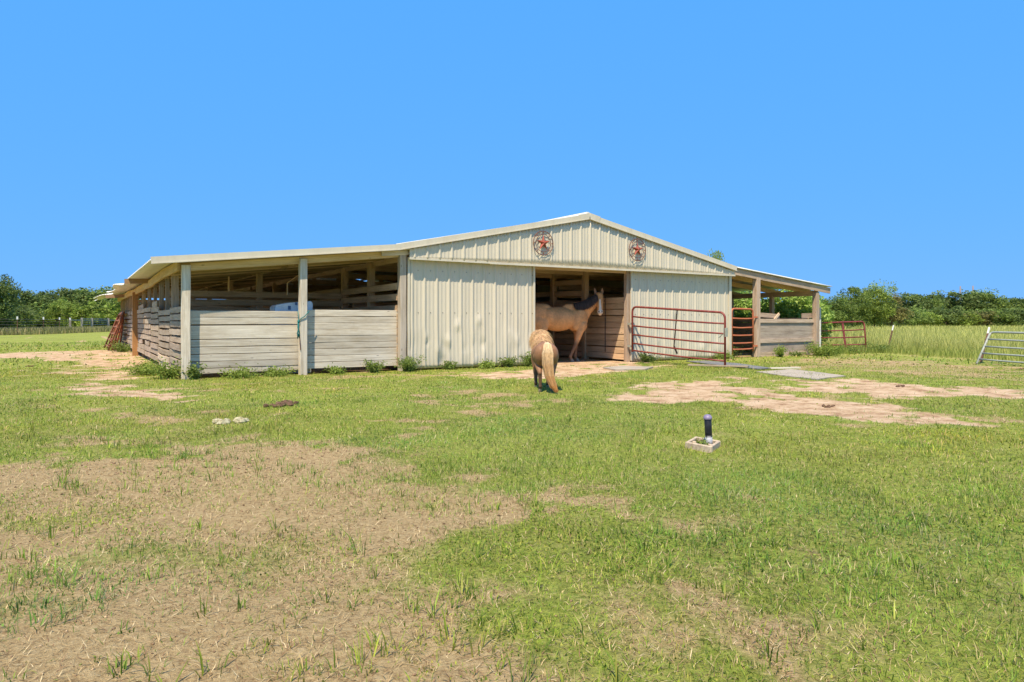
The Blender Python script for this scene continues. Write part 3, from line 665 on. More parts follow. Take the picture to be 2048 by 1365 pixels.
# white bin behind the front board wall
root = thing('storage_bin', 'white plastic storage bin standing behind the front board wall', 'storage bin', (-2.38, .55, 0))
mb = MB(); prof = [(-2.74, 0.0), (-2.01, 0.0), (-1.98, 1.46), (-2.02, 1.51), (-2.48, 1.47), (-2.72, 1.42), (-2.76, 1.38)]
b0 = len(mb.v)
for y_ in (.34, .80): mb.v += [(x_, y_, z_) for x_, z_ in prof]
n = len(prof); mb.face(tuple(range(n))[::1], [(0, 0)]*n, (1, 1, 1)); mb.face(tuple(range(n, 2*n))[::-1], [(0, 0)]*n, (1, 1, 1))
for i in range(n): j = (i+1) % n; mb.face((i, i+n, j+n, j), [(0, 0)]*4, (1, 1, 1))
W(mb, 'body', M['white_pl'], root, bevel=.012)
mb = MB(); mb.board((-2.47, .333, 1.325), (-2.47, .333, 1.405), .055, .006, (1, 0, 0)); mb.board((-2.33, .333, 1.42), (-2.33, .333, 1.48), .05, .008, (1, 0, 0)); W(mb, 'printed_mark', M['label_blue'], root)
# teal rope on the middle post
root = thing('rope', 'teal rope knotted round the middle lean-to post', 'rope', (-2.30, -.14, .7))
mb = MB()
mb.tube([(-2.20, -.145, 1.29), (-2.28, -.155, 1.19), (-2.385, -.145, 1.12), (-2.40, -.09, 1.05)], .009, 6)
mb.tube([(-2.41, -.10, 1.30), (-2.405, -.13, 1.15), (-2.40, -.13, 1.0), (-2.41, -.12, .9)], .008, 6)
for k in range(7):
    x_ = -2.405+random.uniform(-.018, .018); mb.tube([(x_, -.13, 1.1), (x_+random.uniform(-.03, .02), -.15, .95), (x_+random.uniform(-.03, .02), -.14, .84), (x_+random.uniform(-.01, .03), -.13, .70+random.uniform(0, .15))], .009, 5)
mb.blob((-2.405, -.135, 1.08), (.025, .025, .035), n=5, jit=.2)
W(mb, 'cord', M['teal'], root, True)
mb = MB(); mb.tube([(-2.385, -.13, .78), (-2.375, -.14, .6), (-2.37, -.14, .5)], .01, 5); W(mb, 'strap_tail', M['tpost'], root)

# cinder block and pipe
root = thing('cinder_block', 'hollow tan cinder block sunk in the lawn round a pipe', 'block', (-1.75, -10.39, 0))
u = Vector((.03, -1, 0)).normalized()*.14; v = Vector((.87, .49, 0)).normalized()*.165; c = Vector((-1.70, -10.31, -.026))
mb = MB(); th = .026
for s_ in (-1, 1):
    mb.board(c+v*s_*.92-u, c+v*s_*.92+u, .15, th, tone=(1, 1, 1)); 
for s_ in (-.9, .9): mb.board(c+u*s_-v*.84, c+u*s_+v*.84, .149, th, tone=(1, .99, .98))
mb.board(c-u*.82+v*.02, c+u*.82+v*.02, .12, .03, tone=(.95, .95, .95))
W(mb, 'block', M['cinder'], root, bevel=.006)
root = thing('pipe', 'short black pipe with lavender cap standing in the cinder block', 'pipe', (-1.66, -10.36, 0))
p0 = Vector((-1.635, -10.32, -.02)); ax = Vector((-.05, .02, 1)).normalized()
mb = MB(); mb.tube([p0, p0+ax*.115], .030, 20); W(mb, 'collar', M['white_dull'], root, True)
mb = MB(); mb.tube([p0+ax*.10, p0+ax*.262], [.030, .030], 24); W(mb, 'shaft', M['black'], root, True, bevel=.001)
mb = MB(); mb.tube([p0+ax*.252, p0+ax*.256, p0+ax*.275, p0+ax*.279, p0+ax*.289, p0+ax*.294], [.033, .036, .036, .030, .027, .010], 24); W(mb, 'cap', M['lavender'], root, True)

# slab, mats, boards, lumps
def slab(name, label, cat, pts, z, mat, thick=.04):
    cx_ = sum(p[0] for p in pts)/len(pts); cy_ = sum(p[1] for p in pts)/len(pts)
    mb = MB(); n = len(pts)
    mb.v += [(x, y, z) for x, y in pts]+[(x, y, z-thick) for x, y in pts]
    mb.face(tuple(range(n)), [(p[0], p[1]) for p in pts], (1, 1, 1)); mb.face(tuple(range(n, 2*n))[::-1], [(0, 0)]*n, (1, 1, 1))
    for i in range(n): j = (i+1) % n; mb.face((i, i+n, j+n, j), [(0, 0)]*4, (1, 1, 1))
    o = mb.build(name, M[mat]); 
    for q in o.data.vertices: q.co.x -= cx_; q.co.y -= cy_
    o.location = (cx_, cy_, 0); return tag(o, label, cat)
slab('concrete_slab', 'flat pale concrete slab lying in the grass right of the gate', 'slab', [(6.1,-4.5),(6.9,-4.45),(7.45,-4.35),(7.1,-5.3),(6.65,-6.2),(5.9,-6.3),(5.4,-6.45),(5.7,-5.4)], .012, 'concrete')
slab('rubber_mat', 'grey rubber mat on the ground under the open gate end', 'mat', [(7.85,-.75),(8.4,-.9),(8.2,-2.2),(7.35,-3.9),(6.9,-3.95),(7.0,-3.2),(7.3,-2.2)], .016, 'mat_grey', .02)
slab('flagstone', 'flat pale stone in the dirt before the barn doorway', 'stone', [(4.15,-1.75),(4.9,-1.55),(5.3,-2.2),(4.6,-2.7),(3.9,-2.5)], .02, 'concrete', .03)
mb = MB(); mb.board((7.05, -4.1, .03), (7.75, -4.35, .03), .03, .10, tone=(1.1, 1.1, 1.1)); o = mb.build('loose_board', M['weathered']); tag(o, 'short grey board lying flat between mat and concrete slab', 'board')
mb = MB(); mb.board((6.35, -2.3, .035), (7.05, -3.5, .035), .03, .14); o = mb.build('loose_board', M['side_wood']); tag(o, 'brown plank lying on the ground left of the rubber mat', 'board')
def lump(name, label, cat, x, y, n, rad, h, mat, seed, group=None):
    rs = random.Random(seed); mb = MB()
    for i in range(n):
        a = rs.uniform(0, 6.28); d = rad*math.sqrt(rs.random()); s = rs.uniform(.5, 1)*h
        mb.blob((d*math.cos(a)*1.4, d*math.sin(a), s*.4+float(height(np.array([x]), np.array([y]))[0])), (s*1.1, s*.9, s*.7), n=4, jit=.25)
    o = mb.build(name, M[mat], smooth=False); o.location = (x, y, 0); return tag(o, label, cat, group)
lump('manure_pile', 'dark dry manure pile on the lawn left of the pony', 'manure', -4.01, -5.33, 16, .15, .055, 'manure', 1)
lump('dried_lump', 'pale crumbling dried lump in the grass before the board wall', 'clod', -4.87, -6.61, 14, .11, .06, 'lump', 2)
for i, (x, y, l) in enumerate(((1.95, -9.0, 'dark clods in the middle of the long bare strip'), (5.4, -8.0, 'small dark clods on the right hand dirt patch'), (12.2, -7.0, 'dark clod on the dry grass below the pale grey gate'), (-7.2, 6.2, 'dark clod on the lawn left of the sandy path'))):
    lump('clods', l, 'clod', x, y, 12, .085, .026, 'manure', 10+i)

# posts standing by the gates
def stick(name, label, cat, a, b, r, mat, tip=None, tipf=.8):
    root = thing(name, label, cat, a); a = Vector(a); b = Vector(b)
    mb = MB(); mb.board(a, a.lerp(b, tipf if tip else 1), r*2, r*1.2, (0, 1, 0)); mb.board(a, a.lerp(b, tipf if tip else 1), r*.5, r*2.4, (0, 1, 0)); W(mb, 'shaft', M[mat], root)
    if tip: mb = MB(); mb.board(a.lerp(b, tipf), b, r*1.5, r*1.6, (0, 1, 0)); W(mb, 'painted_tip', M[tip], root)
    return root
stick('white_post', 'slim white post at the lean-to corner beside the red gate panel', 'post', (15.17, .27, 0), (15.17, .27, 1.56), .026, 'white_paint')
stick('t_post', 'rusty leaning fence post with white tip in the tall grass', 'post', (18.76, .05, 0), (19.25, .09, .95), .02, 'tpost', 'white_paint', .8)
stick('t_post', 'white tipped fence post leaning behind the pale grey gate', 'post', (14.34, -5.1, 0), (14.87, -5.07, .92), .024, 'tpost', 'white_paint', .82)
# far chimneys
for (x, y, h_, l) in ((1592, 761, 77.5, 'left of two far chimneys above the right tree line'), (1615, 747, 78.5, 'right of two far chimneys above the right tree line')):
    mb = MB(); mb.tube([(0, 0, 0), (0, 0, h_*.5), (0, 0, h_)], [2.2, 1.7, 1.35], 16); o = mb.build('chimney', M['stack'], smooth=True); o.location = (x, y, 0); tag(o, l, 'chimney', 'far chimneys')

# ------------------------------------------------------------------ left fences
def T(px, D): # helper in world metres: px is lateral slope, D depth along the view
    a = px; s, c = math.sin(YAW), math.cos(YAW); return (CAMX+D*(s+a*c), CAMY+D*(c-a*s))
root = thing('wire_fence', 'low wire fence on steel posts along the far left pasture edge', 'fence', (-8.8, 63.5, 0))
fp = [(-22, 52), (-15.5, 55.2), (-10.42, 58.5), (-8.76, 64.5), (-7.6, 71), (-6.73, 78.3)]
for i, (x, y) in enumerate(fp):
    mb = MB(); mb.board((x, y, 0), (x, y, 1.45), .07, .05, (0, 1, 0)); W(mb, 'post', M['tpost'], root)
    mb = MB(); mb.board((x, y, 1.3), (x, y, 1.55), .14, .12, (0, 1, 0)); W(mb, 'insulator', M['white_paint'], root)
for z_ in (.35, .6, .85, 1.1, 1.32):
    mb = MB(); mb.tube([(x, y, z_) for x, y in fp], .012, 4); W(mb, 'wire', M['wire'], root)
root = thing('wooden_fence', 'grey post and rail fence with a small gate before the left trees', 'fence', (-6.4, 82, 0))
wp = [(-6.75, 84.0), (-5.55, 86.1), (-4.46, 87.7), (-2.6, 90.2), (.5, 94), (4, 98)]
for x, y in wp: mb = MB(); mb.board((x, y, 0), (x, y, 1.6), .26, .22, (0, 1, 0)); W(mb, 'post', M['grey_wood'], root)
for (a_, b_) in zip(wp[:-1], wp[1:]):
    mb = MB(); mb.board((*a_, 1.32), (*b_, 1.32), .12, .05); W(mb, 'rail', M['grey_wood'], root)
for (a_, b_) in ((wp[1], wp[2]), (wp[2], wp[3])):
    for z_ in (.45, .8, 1.08, 1.5): mb = MB(); mb.board((*a_, z_), (*b_, z_), .07, .04, tone=(1.3, 1.3, 1.3)); W(mb, 'gate_rail', M['grey_wood'], root)

# ------------------------------------------------------------------ horses
def capmesh(mb, p0, r0, p1, r1, lat=1.0, n=18, latdir=(0, 1, 0)):
    p0 = Vector(p0); p1 = Vector(p1); d = p1-p0; ln = d.length; d.normalize(); l = Vector(latdir); l = (l-d*l.dot(d)).normalized(); u = d.cross(l)
    rings = []; K = 6
    for i in range(K+1): a = math.pi/2*(1-i/K); rings.append((-math.sin(a)*r0, math.cos(a)*r0))
    for i in range(K+1): a = math.pi/2*i/K; rings.append((ln+math.sin(a)*r1, math.cos(a)*r1))
    b0 = len(mb.v)
    for (h, r) in rings:
        for k in range(n):
            a = 2*math.pi*k/n; r_ = max(r, 1e-4); mb.v.append(tuple(p0+d*h+l*math.cos(a)*r_*lat+u*math.sin(a)*r_))
    for i in range(len(rings)-1):
        for k in range(n): k2 = (k+1) % n; mb.face((b0+i*n+k, b0+i*n+k2, b0+(i+1)*n+k2, b0+(i+1)*n+k), [(0, 0)]*4, (1, 1, 1))
def remeshed(mb, voxel, smooth_it, name, mat, colfn):
    o = mb.build('tmp', mat); 
    r = o.modifiers.new('r', 'REMESH'); r.mode = 'VOXEL'; r.voxel_size = voxel
    s = o.modifiers.new('s', 'SMOOTH'); s.factor = .5; s.iterations = smooth_it
    dg = bpy.context.evaluated_depsgraph_get(); me = bpy.data.meshes.new_from_object(o.evaluated_get(dg)); bpy.data.objects.remove(o)
    me.name = name; n = len(me.vertices); co = np.empty(n*3, np.float32); me.vertices.foreach_get('co', co); co = co.reshape(-1, 3)
    no = np.empty(n*3, np.float32); me.vertex_normals.foreach_get('vector', no); no = no.reshape(-1, 3)
    for a in list(me.color_attributes): me.color_attributes.remove(a)
    ca = me.color_attributes.new('tone', 'FLOAT_COLOR', 'POINT'); t = np.ones((n, 4), np.float32); t[:, :3] = colfn(co, no); ca.data.foreach_set('color', t.ravel())
    me.polygons.foreach_set('use_smooth', np.ones(len(me.polygons), bool)); me.materials.clear(); me.materials.append(mat)
    o = bpy.data.objects.new(name, me); COL.objects.link(o); return o
def equine(s, lat, headdir, headdrop, poll, legs, neckr=1.0, fat=1.0):
    """x forward, y left, z up; returns MB with body and head info; base units are a horse 1.55 m at the withers"""
    mb = MB(); S = lambda p: (p[0]*s, p[1]*s*lat, p[2]*s)
    def E(c, r, rot=None): mb.blob(S(c), (r[0]*s, r[1]*s*lat*fat, r[2]*s), rot, n=12)
    def C(a, ra, b, rb, l=1.0): capmesh(mb, S(a), ra*s, S(b), rb*s, l*lat)
    ry = lambda a: Matrix.Rotation(R(a), 3, 'Y')
    E((.16, 0, 1.14), (.33, .235, .34), ry(20)); E((-.40, 0, 1.15), (.56, .30, .335)); E((-.70, 0, 1.20), (.40, .275, .29))
    E((-1.0, 0, 1.24), (.40, .27, .325)); E((-.03, 0, 1.42), (.26, .09, .145), ry(4)); E((-.9, 0, 1.46), (.3, .16, .11))
    for y in (-1, 1):
        E((-1.18, .13*y, 1.14), (.24, .15, .33), ry(-12)); E((.16, .15*y, 1.14), (.18, .10, .32), ry(22)); E((.27, .13*y, .98), (.15, .09, .17))
        E((-.93, .17*y, 1.03), (.20, .11, .22))
    for (y, dx) in ((-1, legs[0]), (1, legs[1])):
        C((.25, .14*y, .98), .135, (.19+dx*.4, .14*y, .56), .070, .9); C((.19+dx*.4, .14*y, .56), .070, (.17+dx*.5, .14*y, .47), .062)
        C((.17+dx*.5, .14*y, .47), .053, (.10+dx*.9, .14*y, .17), .042); E((.09+dx*.9, .14*y, .14), (.052, .050, .052)); C((.09+dx*.9, .14*y, .13), .043, (.13+dx, .14*y, .07), .043)
    for (y, dx) in ((-1, legs[2]), (1, legs[3])):
        C((-1.06, .16*y, 1.08), .20, (-.93+dx*.2, .17*y, .90), .15, .7); C((-.95+dx*.2, .17*y, .92), .14, (-1.20+dx*.6, .15*y, .60), .065, .85); E((-1.24+dx*.6, .15*y, .57), (.065, .05, .075))
        C((-1.23+dx*.6, .15*y, .55), .050, (-1.20+dx*.9, .14*y, .18), .037); E((-1.2+dx*.9, .14*y, .15), (.045, .044, .046)); C((-1.19+dx*.9, .14*y, .14), .037, (-1.14+dx, .14*y, .07), .038)
    P = Vector(poll); b = Vector((.16, 0, 1.27)); m1 = b.lerp(P, .45)+Vector((.03, 0, -.02)); 
    C(tuple(b), .29*neckr, tuple(m1), .20*neckr, .50); C(tuple(m1), .20*neckr, tuple(P+Vector((-.03, 0, -.08))), .125*neckr, .58)
    C((.30, 0, 1.16), .19, tuple(m1+Vector((.04, 0, -.03))), .13, .6)
    hd = Vector((headdir[0], headdir[1], 0)).normalized(); ax = (hd*headdrop[0]+Vector((0, 0, -headdrop[1]))); HL = ax.length; ax.normalize(); side = ax.cross(hd).normalized() if abs(ax.z) < .999 else Vector((-hd.y, hd.x, 0)); front = side.cross(ax).normalized()
    if front.dot(hd) < 0: front = -front
    Q = P+Vector((0, 0, .0))
    def H(q, f=0, w=0): return Q+ax*HL*q+front*f+side*w
    def CH(a, ra, bb, rb, l): capmesh(mb, S(a), ra*s, S(bb), rb*s, l, latdir=tuple(side))
    CH(H(.02), .105, H(.30, .005), .112, 1.12); CH(H(.28, .01), .105, H(.62, .015), .078, 1.08); CH(H(.6, .012), .075, H(.93, .0), .068, 1.12)
    CH(H(.22, -.075), .10, H(.45, -.05), .07, .6); CH(H(.9, -.02), .052, H(1.0, -.035), .045, .95)
    for w_ in (-1, 1): 
        q = H(.33, .045, .100*w_); mb.blob(S(q), (.032*s, .032*s, .030*s), n=6)
        q = H(.93, .035, .035*w_); mb.blob(S(q), (.024*s, .024*s, .026*s), n=6)
    return mb, S, H, side, front, ax
def frame(loc, deg): return Matrix.Translation(loc) @ Matrix.Rotation(R(deg), 4, 'Z')

# --- the tan horse in the doorway
HA = -12
hd = (-.30, -.95)
mb, S, H, side, front, ax = equine(1.0, 1.0, hd, (.20, .50), (.83, -.03, 1.80), (-.20, .09, .1, -.1))
def horsecol(co, no):
    n = fbm(co[:, 0]*4+7, co[:, 2]*4+co[:, 1]*3, 61, 3)
    c = np.array([.74, .37, .155])*(.82+.36*n[:, None])
    z = co[:, 2]; belly = np.clip((1.0-z)/.25, 0, 1)*np.clip((z-.75)/.1, 0, 1)
    c = c*(1-belly[:, None]*.35)+np.array([.74, .43, .20])*belly[:, None]*.35
    k = np.clip((.60-z)/.12, 0, 1)*(.8); c = c*(1-k[:, None])+np.array([.12, .075, .05])*k[:, None]
    k = np.clip((.10-z)/.03, 0, 1)*.5; c = c*(1-k[:, None])+np.array([.34, .24, .16])*k[:, None]
    # white blaze down the face, dark nostrils
    d = co-np.array(H(0)); a = d@np.array(ax); w = d@np.array(side); f = d@np.array(front); HL = (H(1)-H(0)).length
    q = a/HL; onhead = (np.hypot(w, f) < .13) & (q > .0) & (q < 1.15) & (co[:, 0] > .55)
    bl = onhead & (f > .03) & (np.abs(w-.004) < .010+.036*np.clip(q-.1, 0, 1)) & (q > .30)
    muz = onhead & (q > .86); c[bl | muz] = (.85, .72, .60)
    for s_ in (-1, 1):
        p = np.array(H(.93, .055, .040*s_)); dd = np.linalg.norm(co-p, axis=1); c[dd < .022] = (.12, .07, .06)
        p = np.array(H(.33, .06, .10*s_)); dd = np.linalg.norm(co-p, axis=1); c[(dd < .045)] *= .6
    mo = onhead & (np.abs(q-1.0) < .015) & (np.abs(w) < .04); c[mo] *= .4
    return c
HL0 = Vector((5.24, .95, .0))
hroot = thing('horse', 'tan brown horse with black mane and white blaze standing in the barn doorway', 'horse', tuple(HL0), rz=R(HA))
body = remeshed(mb, .013, 7, 'body', M['coat'], horsecol); body.parent = hroot
def HP(mb, name, mat, root, smooth=True): o = mb.build(name, M[mat], None, smooth); o.parent = root; return o
for w_ in (-1, 1):
    mb = MB(); q = S(H(.34, .052, .116*w_)); mb.blob(q, (.020, .020, .020), n=6); HP(mb, 'eye', 'eye', hroot)
def ear(mb, base, tip, wd, face, tone):
    base = Vector(base); tip = Vector(tip); d = tip-base; face = Vector(face).normalized(); sd_ = d.cross(face).normalized(); n = 8; K = 6
    b0 = len(mb.v)
    for i in range(K+1):
        q = i/K; wq = wd*math.sin(math.pi*(.28+.72*q))**.8 if i < K else .002
        for k in range(n):
            a = math.pi*2*k/n; off = sd_*math.cos(a)*wq+face*(-abs(math.sin(a)) if math.sin(a) > 0 else math.sin(a)*.35-.0)*wq*.6
            mb.v.append(tuple(base+d*q+off))
    for i in range(K):
        for k in range(n): k2 = (k+1) % n; mb.face((b0+i*n+k, b0+i*n+k2, b0+(i+1)*n+k2, b0+(i+1)*n+k), [(0, 0)]*4, tone)
for w_, tl_ in ((-1, .02), (1, .06)):
    mb = MB(); b_ = H(-.06, .0, .075*w_); t_ = b_+side*w_*tl_+Vector((0, 0, .18))+front*.02; ear(mb, b_, t_, .040, front, (.33, .19, .12)); HP(mb, 'ear', 'coat', hroot)
def strands(mb, roots, n, fall, tone_fn, r=.006, seed=0, curl=.03, grav=.42):
    rs = random.Random(seed)
    for i in range(n):
        q = rs.random(); p, d = roots(q, rs); ln = fall(q, rs); tone = tone_fn(q, rs)
        pts = [p]; v = Vector(d).normalized(); cur = Vector(p)
        for k in range(5):
            v = (v+Vector((rs.uniform(-curl, curl), rs.uniform(-curl, curl), -grav))).normalized(); cur = cur+v*ln/5; pts.append(cur.copy())
        mb.tube(pts, [r, r*1.1, r, r*.85, r*.6, r*.2], 4, tone, cap=False)
# black mane falling on the near side
mb = MB()
A_, B_ = Vector((-.08, 0, 1.58)), Vector((.80, -.03, 1.90))
def crest(q, rs): 
    p = A_.lerp(B_, q)+Vector((0, 0, -.07*math.sin(math.pi*q))); return p+Vector((rs.uniform(-.02, .02), rs.uniform(-.02, .02), -.02)), (rs.uniform(-.1, .15), -.55, .35)
strands(mb, lambda q, rs: crest(.16+.74*q, rs), 1500, lambda q, rs: .16+.12*rs.random()+.09*math.sin(math.pi*q), lambda q, rs: (lambda k: (.10*k, .075*k, .068*k))(rs.uniform(.6, 1.7)), .0045, 3, .02, .6)
strands(mb, lambda q, rs: (H(-.12+.1*q, .03+rs.uniform(-.01, .02), rs.uniform(-.035, .035)), (front.x*.6, front.y*.6, .1)), 50, lambda q, rs: .07+.05*rs.random(), lambda q, rs: (.07, .05, .04), .004, 4)
HP(mb, 'mane', 'hair', hroot)
mb = MB(); strands(mb, lambda q, rs: (Vector((-1.40+rs.uniform(-.02, .02), rs.uniform(-.03, .03), 1.33)), (-1, 0, -.3)), 150, lambda q, rs: .75+.25*rs.random(), lambda q, rs: (.035, .03, .03), .010, 5, .06); HP(mb, 'tail', 'hair', hroot)
for (x, y) in ((-.055, -.14), (.235, .14), (-1.03, -.14), (-1.23, .14)):
    mb = MB(); capmesh(mb, (x, y, .05), .042, (x+.025, y, .0), .052); HP(mb, 'hoof', 'hoof', hroot)

# --- the pony
PS = .485
mb, S, H, side, front, ax = equine(PS, 1.42, (.95, .35), (.42, .40), (.70, .0, 1.78), (0, .08, .10, -.05), neckr=1.1)
def ponycol(co, no):
    n = fbm(co[:, 0]*8+3, co[:, 2]*8+co[:, 1]*7, 71, 3); c = np.array([.25, .13, .065])*(.8+.4*n[:, None])
    z = co[:, 2]; k = np.clip((.33-z)/.08, 0, 1)*.75; c = c*(1-k[:, None])+np.array([.075, .05, .038])*k[:, None]; return c
PF = 62
proot = thing('pony', 'small brown pony with blond mane and long tail seen from behind', 'pony', (.23, -5.03, .0), rz=R(PF))
o = remeshed(mb, .009, 6, 'body', M['coat'], ponycol); o.parent = proot
for w_ in (-1, 1):
    mb = MB(); b_ = Vector(S(H(-.05, .0, .06*w_))); ear(mb, b_, b_+Vector((side.x*w_*.02, side.y*w_*.02, .075)), .02, front, (.2, .12, .08)); HP(mb, 'ear', 'coat', proot)
    mb = MB(); mb.blob(S(H(.34, .045, .09*w_)), (.012, .012, .012), n=5); HP(mb, 'eye', 'eye', proot)
mb = MB()
def pcrest(q, rs):
    p = Vector((-.02, 0, .76)).lerp(Vector((.34, .0, .93)), q); sgn = -1 if rs.random() < .42 else 1
    return p+Vector((rs.uniform(-.02, .02), rs.uniform(-.035, .035), rs.uniform(-.02, .01))), (rs.uniform(-.5, .1), sgn*rs.uniform(.25, .6), rs.uniform(.0, .3))
def blond(q, rs): k = rs.uniform(.7, 1.2); return (.60*k, (.42-.06*rs.random())*k, .20*k)
strands(mb, lambda q, rs: pcrest(q, rs), 2400, lambda q, rs: .15+.15*rs.random(), blond, .0026, 7, .02, .55)
strands(mb, lambda q, rs: (lambda pd: (pd[0], (rs.uniform(-.2, .2), -1, .5)))(pcrest(.5+.5*q, rs)), 60, lambda q, rs: .16+.1*rs.random(), blond, .0035, 8, .16)
capmesh(mb, (.02, 0, .70), .085, (.30, 0, .84), .075, .85); mb.tone = [(.5, .36, .19) if t_ == (1, 1, 1) else t_ for t_ in mb.tone]
HP(mb, 'mane', 'hair', proot)
mb = MB(); rs = random.Random(9)
for i in range(1100):
    rx, ry_ = rs.uniform(-1, 1), rs.uniform(-1, 1); e = rs.uniform(.55, 1.0); k = rs.uniform(.7, 1.2)
    P_ = [(-.655, .0, .735), (-.715, .0, .71), (-.755, .0, .58), (-.77, .0, .42), (-.79, -.025, .24), (-.83, -.08, .09), (-.86, -.12, .02)]
    spread = [.020, .050, .078, .075, .062, .045, .022]; pts = []
    for (p, sp) in zip(P_, spread): pts.append(Vector(p)+Vector((ry_*sp*.55, rx*sp+rs.uniform(-.012, .012), rs.uniform(-.02, .02))))
    m = max(4, int(7*e)+ (0 if e < .9 else 1)); m = min(7, m); pts = pts[:m]; z0_ = pts[-1].z
    b0 = len(mb.tone); mb.tube(pts, [.0030]*(m-1)+[.001], 4, (1, 1, 1), cap=False)
    for j in range(b0, len(mb.tone)):
        seg = (j-b0)//16; f = min(1, seg/5.0); mb.tone[j] = tuple(k*(a*(1-f)+b*f) for a, b in zip((.66, .52, .32), (.46, .22, .065)))
HP(mb, 'tail', 'hair', proot)
for (x, y) in ((.13, -.14), (.21, .14), (-1.04, -.14), (-1.19, .14)):
    mb = MB(); capmesh(mb, S((x, y, .055)), .022, S((x+.03, y, .0)), .028); HP(mb, 'hoof', 'hoof', proot)

# ------------------------------------------------------------------ trees and bushes
def leaves(C, size, tones, rs, flat=.0):
    """C (n,3) centres -> diamond leaf faces, random orientation"""
    n = len(C); a = rs.normal(size=(n, 3)); a[:, 2] *= .7; a /= np.linalg.norm(a, axis=1)[:, None]+1e-9
    b = rs.normal(size=(n, 3)); b -= a*(a*b).sum(1)[:, None]; b /= np.linalg.norm(b, axis=1)[:, None]+1e-9
    s = size*rs.uniform(.6, 1.3, n)[:, None]
    V = np.stack([C-a*s, C+b*s*.45-a*s*.1, C+a*s, C-b*s*.45-a*s*.1], 1).reshape(-1, 3)
    F = np.arange(4*n).reshape(n, 4); return V, F, np.repeat(tones, 4, axis=0)
def crownpts(rs, H, Wd, z0, ncl, nl, clr, top=1.0):
    """leaf centres in clumps that fill an uneven crown"""
    C = []; T_ = []
    lob = [(rs.uniform(-.55, .55)*Wd, rs.uniform(-.55, .55)*Wd, z0+(H-z0)*rs.uniform(.35, .95)) for _ in range(5)]
    for i in range(ncl):
        for _ in range(30):
            p = rs.uniform(-1, 1, 3); r = np.linalg.norm(p)
            if .35 < r < 1: break
        q = p*np.array([Wd, Wd, (H-z0)*.5])*(.75+.25*rs.rand()); q[2] += z0+(H-z0)*.5
        if rs.rand() < .3: l = lob[rs.randint(5)]; q = np.array(l)+rs.normal(size=3)*np.array([Wd, Wd, H*.3])*.22
        q[2] = max(q[2], z0*.6)
        r_ = clr*rs.uniform(.6, 1.4); n = int(nl/ncl*rs.uniform(.5, 1.5)); d = rs.normal(size=(n, 3)); d /= np.linalg.norm(d, axis=1)[:, None]; d *= (rs.rand(n)**.45)[:, None]*r_*np.array([1.1, 1.1, .7])
        C.append(q+d); T_.append(np.full((n,), rs.uniform(.65, 1.3)))
    return np.concatenate(C), np.concatenate(T_)
PAL = {'dark': ((.105, .155, .038), (.175, .235, .06)), 'mid': ((.13, .19, .036), (.21, .28, .058)), 'light': ((.18, .26, .04), (.28, .35, .065)), 'olive': ((.15, .16, .04), (.28, .25, .09)), 'vine': ((.22, .36, .05), (.46, .58, .16))}
def crownmesh(name, seed, H, Wd, z0, ncl, nl, clr, ls, pal):
    rs = np.random.RandomState(seed); C, k = crownpts(rs, H, Wd, z0, ncl, nl, clr); n = len(C); a, b = map(np.array, PAL[pal]); q = rs.rand(n, 1)
    tn = (a*(1-q)+b*q)*k[:, None]; V, F, TT = leaves(C, ls, tn, rs); o = npmesh(name, V, [F], M['leaf'], TT); return o
def trunkmesh(H, Wd, z0, seed, r):
    rs = random.Random(seed); mb = MB(); hh = z0+(H-z0)*.55
    mb.tube([(0, 0, -.1), (rs.uniform(-.1, .1), rs.uniform(-.1, .1), hh*.4), (rs.uniform(-.3, .3), rs.uniform(-.3, .3), hh)], [r, r*.75, r*.35], 7)
    for i in range(7):
        a = rs.uniform(0, 6.28); z_ = hh*rs.uniform(.3, .9); l = Wd*rs.uniform(.5, .9); e = (math.cos(a)*l, math.sin(a)*l, z_+l*rs.uniform(.4, .9))
        mb.tube([(0, 0, z_), (e[0]*.5, e[1]*.5, z_+(e[2]-z_)*.6), e], [r*.45, r*.28, r*.08], 5)
    return mb.build('trunk', M['bark'], smooth=True)
VAR = {}
def treevar(key):
    if key in VAR: return VAR[key]
    kind, pal, seed = key
    if kind == 'tree': spec = dict(H=7, Wd=3.4, z0=1.0, ncl=80, nl=5600, clr=1.0, ls=.22)
    elif kind == 'bush': spec = dict(H=3.2, Wd=2.4, z0=.0, ncl=45, nl=3000, clr=.75, ls=.17)
    elif kind == 'near': spec = dict(H=7, Wd=3.4, z0=.6, ncl=95, nl=12000, clr=1.0, ls=.15)
    c = crownmesh('crown', seed, spec['H'], spec['Wd'], spec['z0'], spec['ncl'], spec['nl'], spec['clr'], spec['ls'], pal)
    t = trunkmesh(spec['H'], spec['Wd'], spec['z0'], seed, .16 if kind != 'bush' else .06)
    VAR[key] = [c.data, t.data, spec]; bpy.data.objects.remove(c); bpy.data.objects.remove(t); return VAR[key]
def tree(key, x, y, H, wf, label, name='tree', cat='tree', group=None):
    c, t, sp = treevar(key); root = thing(name, label, cat, (x, y, 0), group, random.uniform(0, 6.28)); s = H/sp['H']; root.scale = (s*wf, s*wf, s)
    for nm, me in (('crown', c), ('trunk', t)): o = bpy.data.objects.new(nm, me); COL.objects.link(o); o.parent = root
    return root
def pos(px, D): return T((px-1024)/1413.6, D)
GL = 'trees of the left tree line'; GR = 'trees of the right tree line'
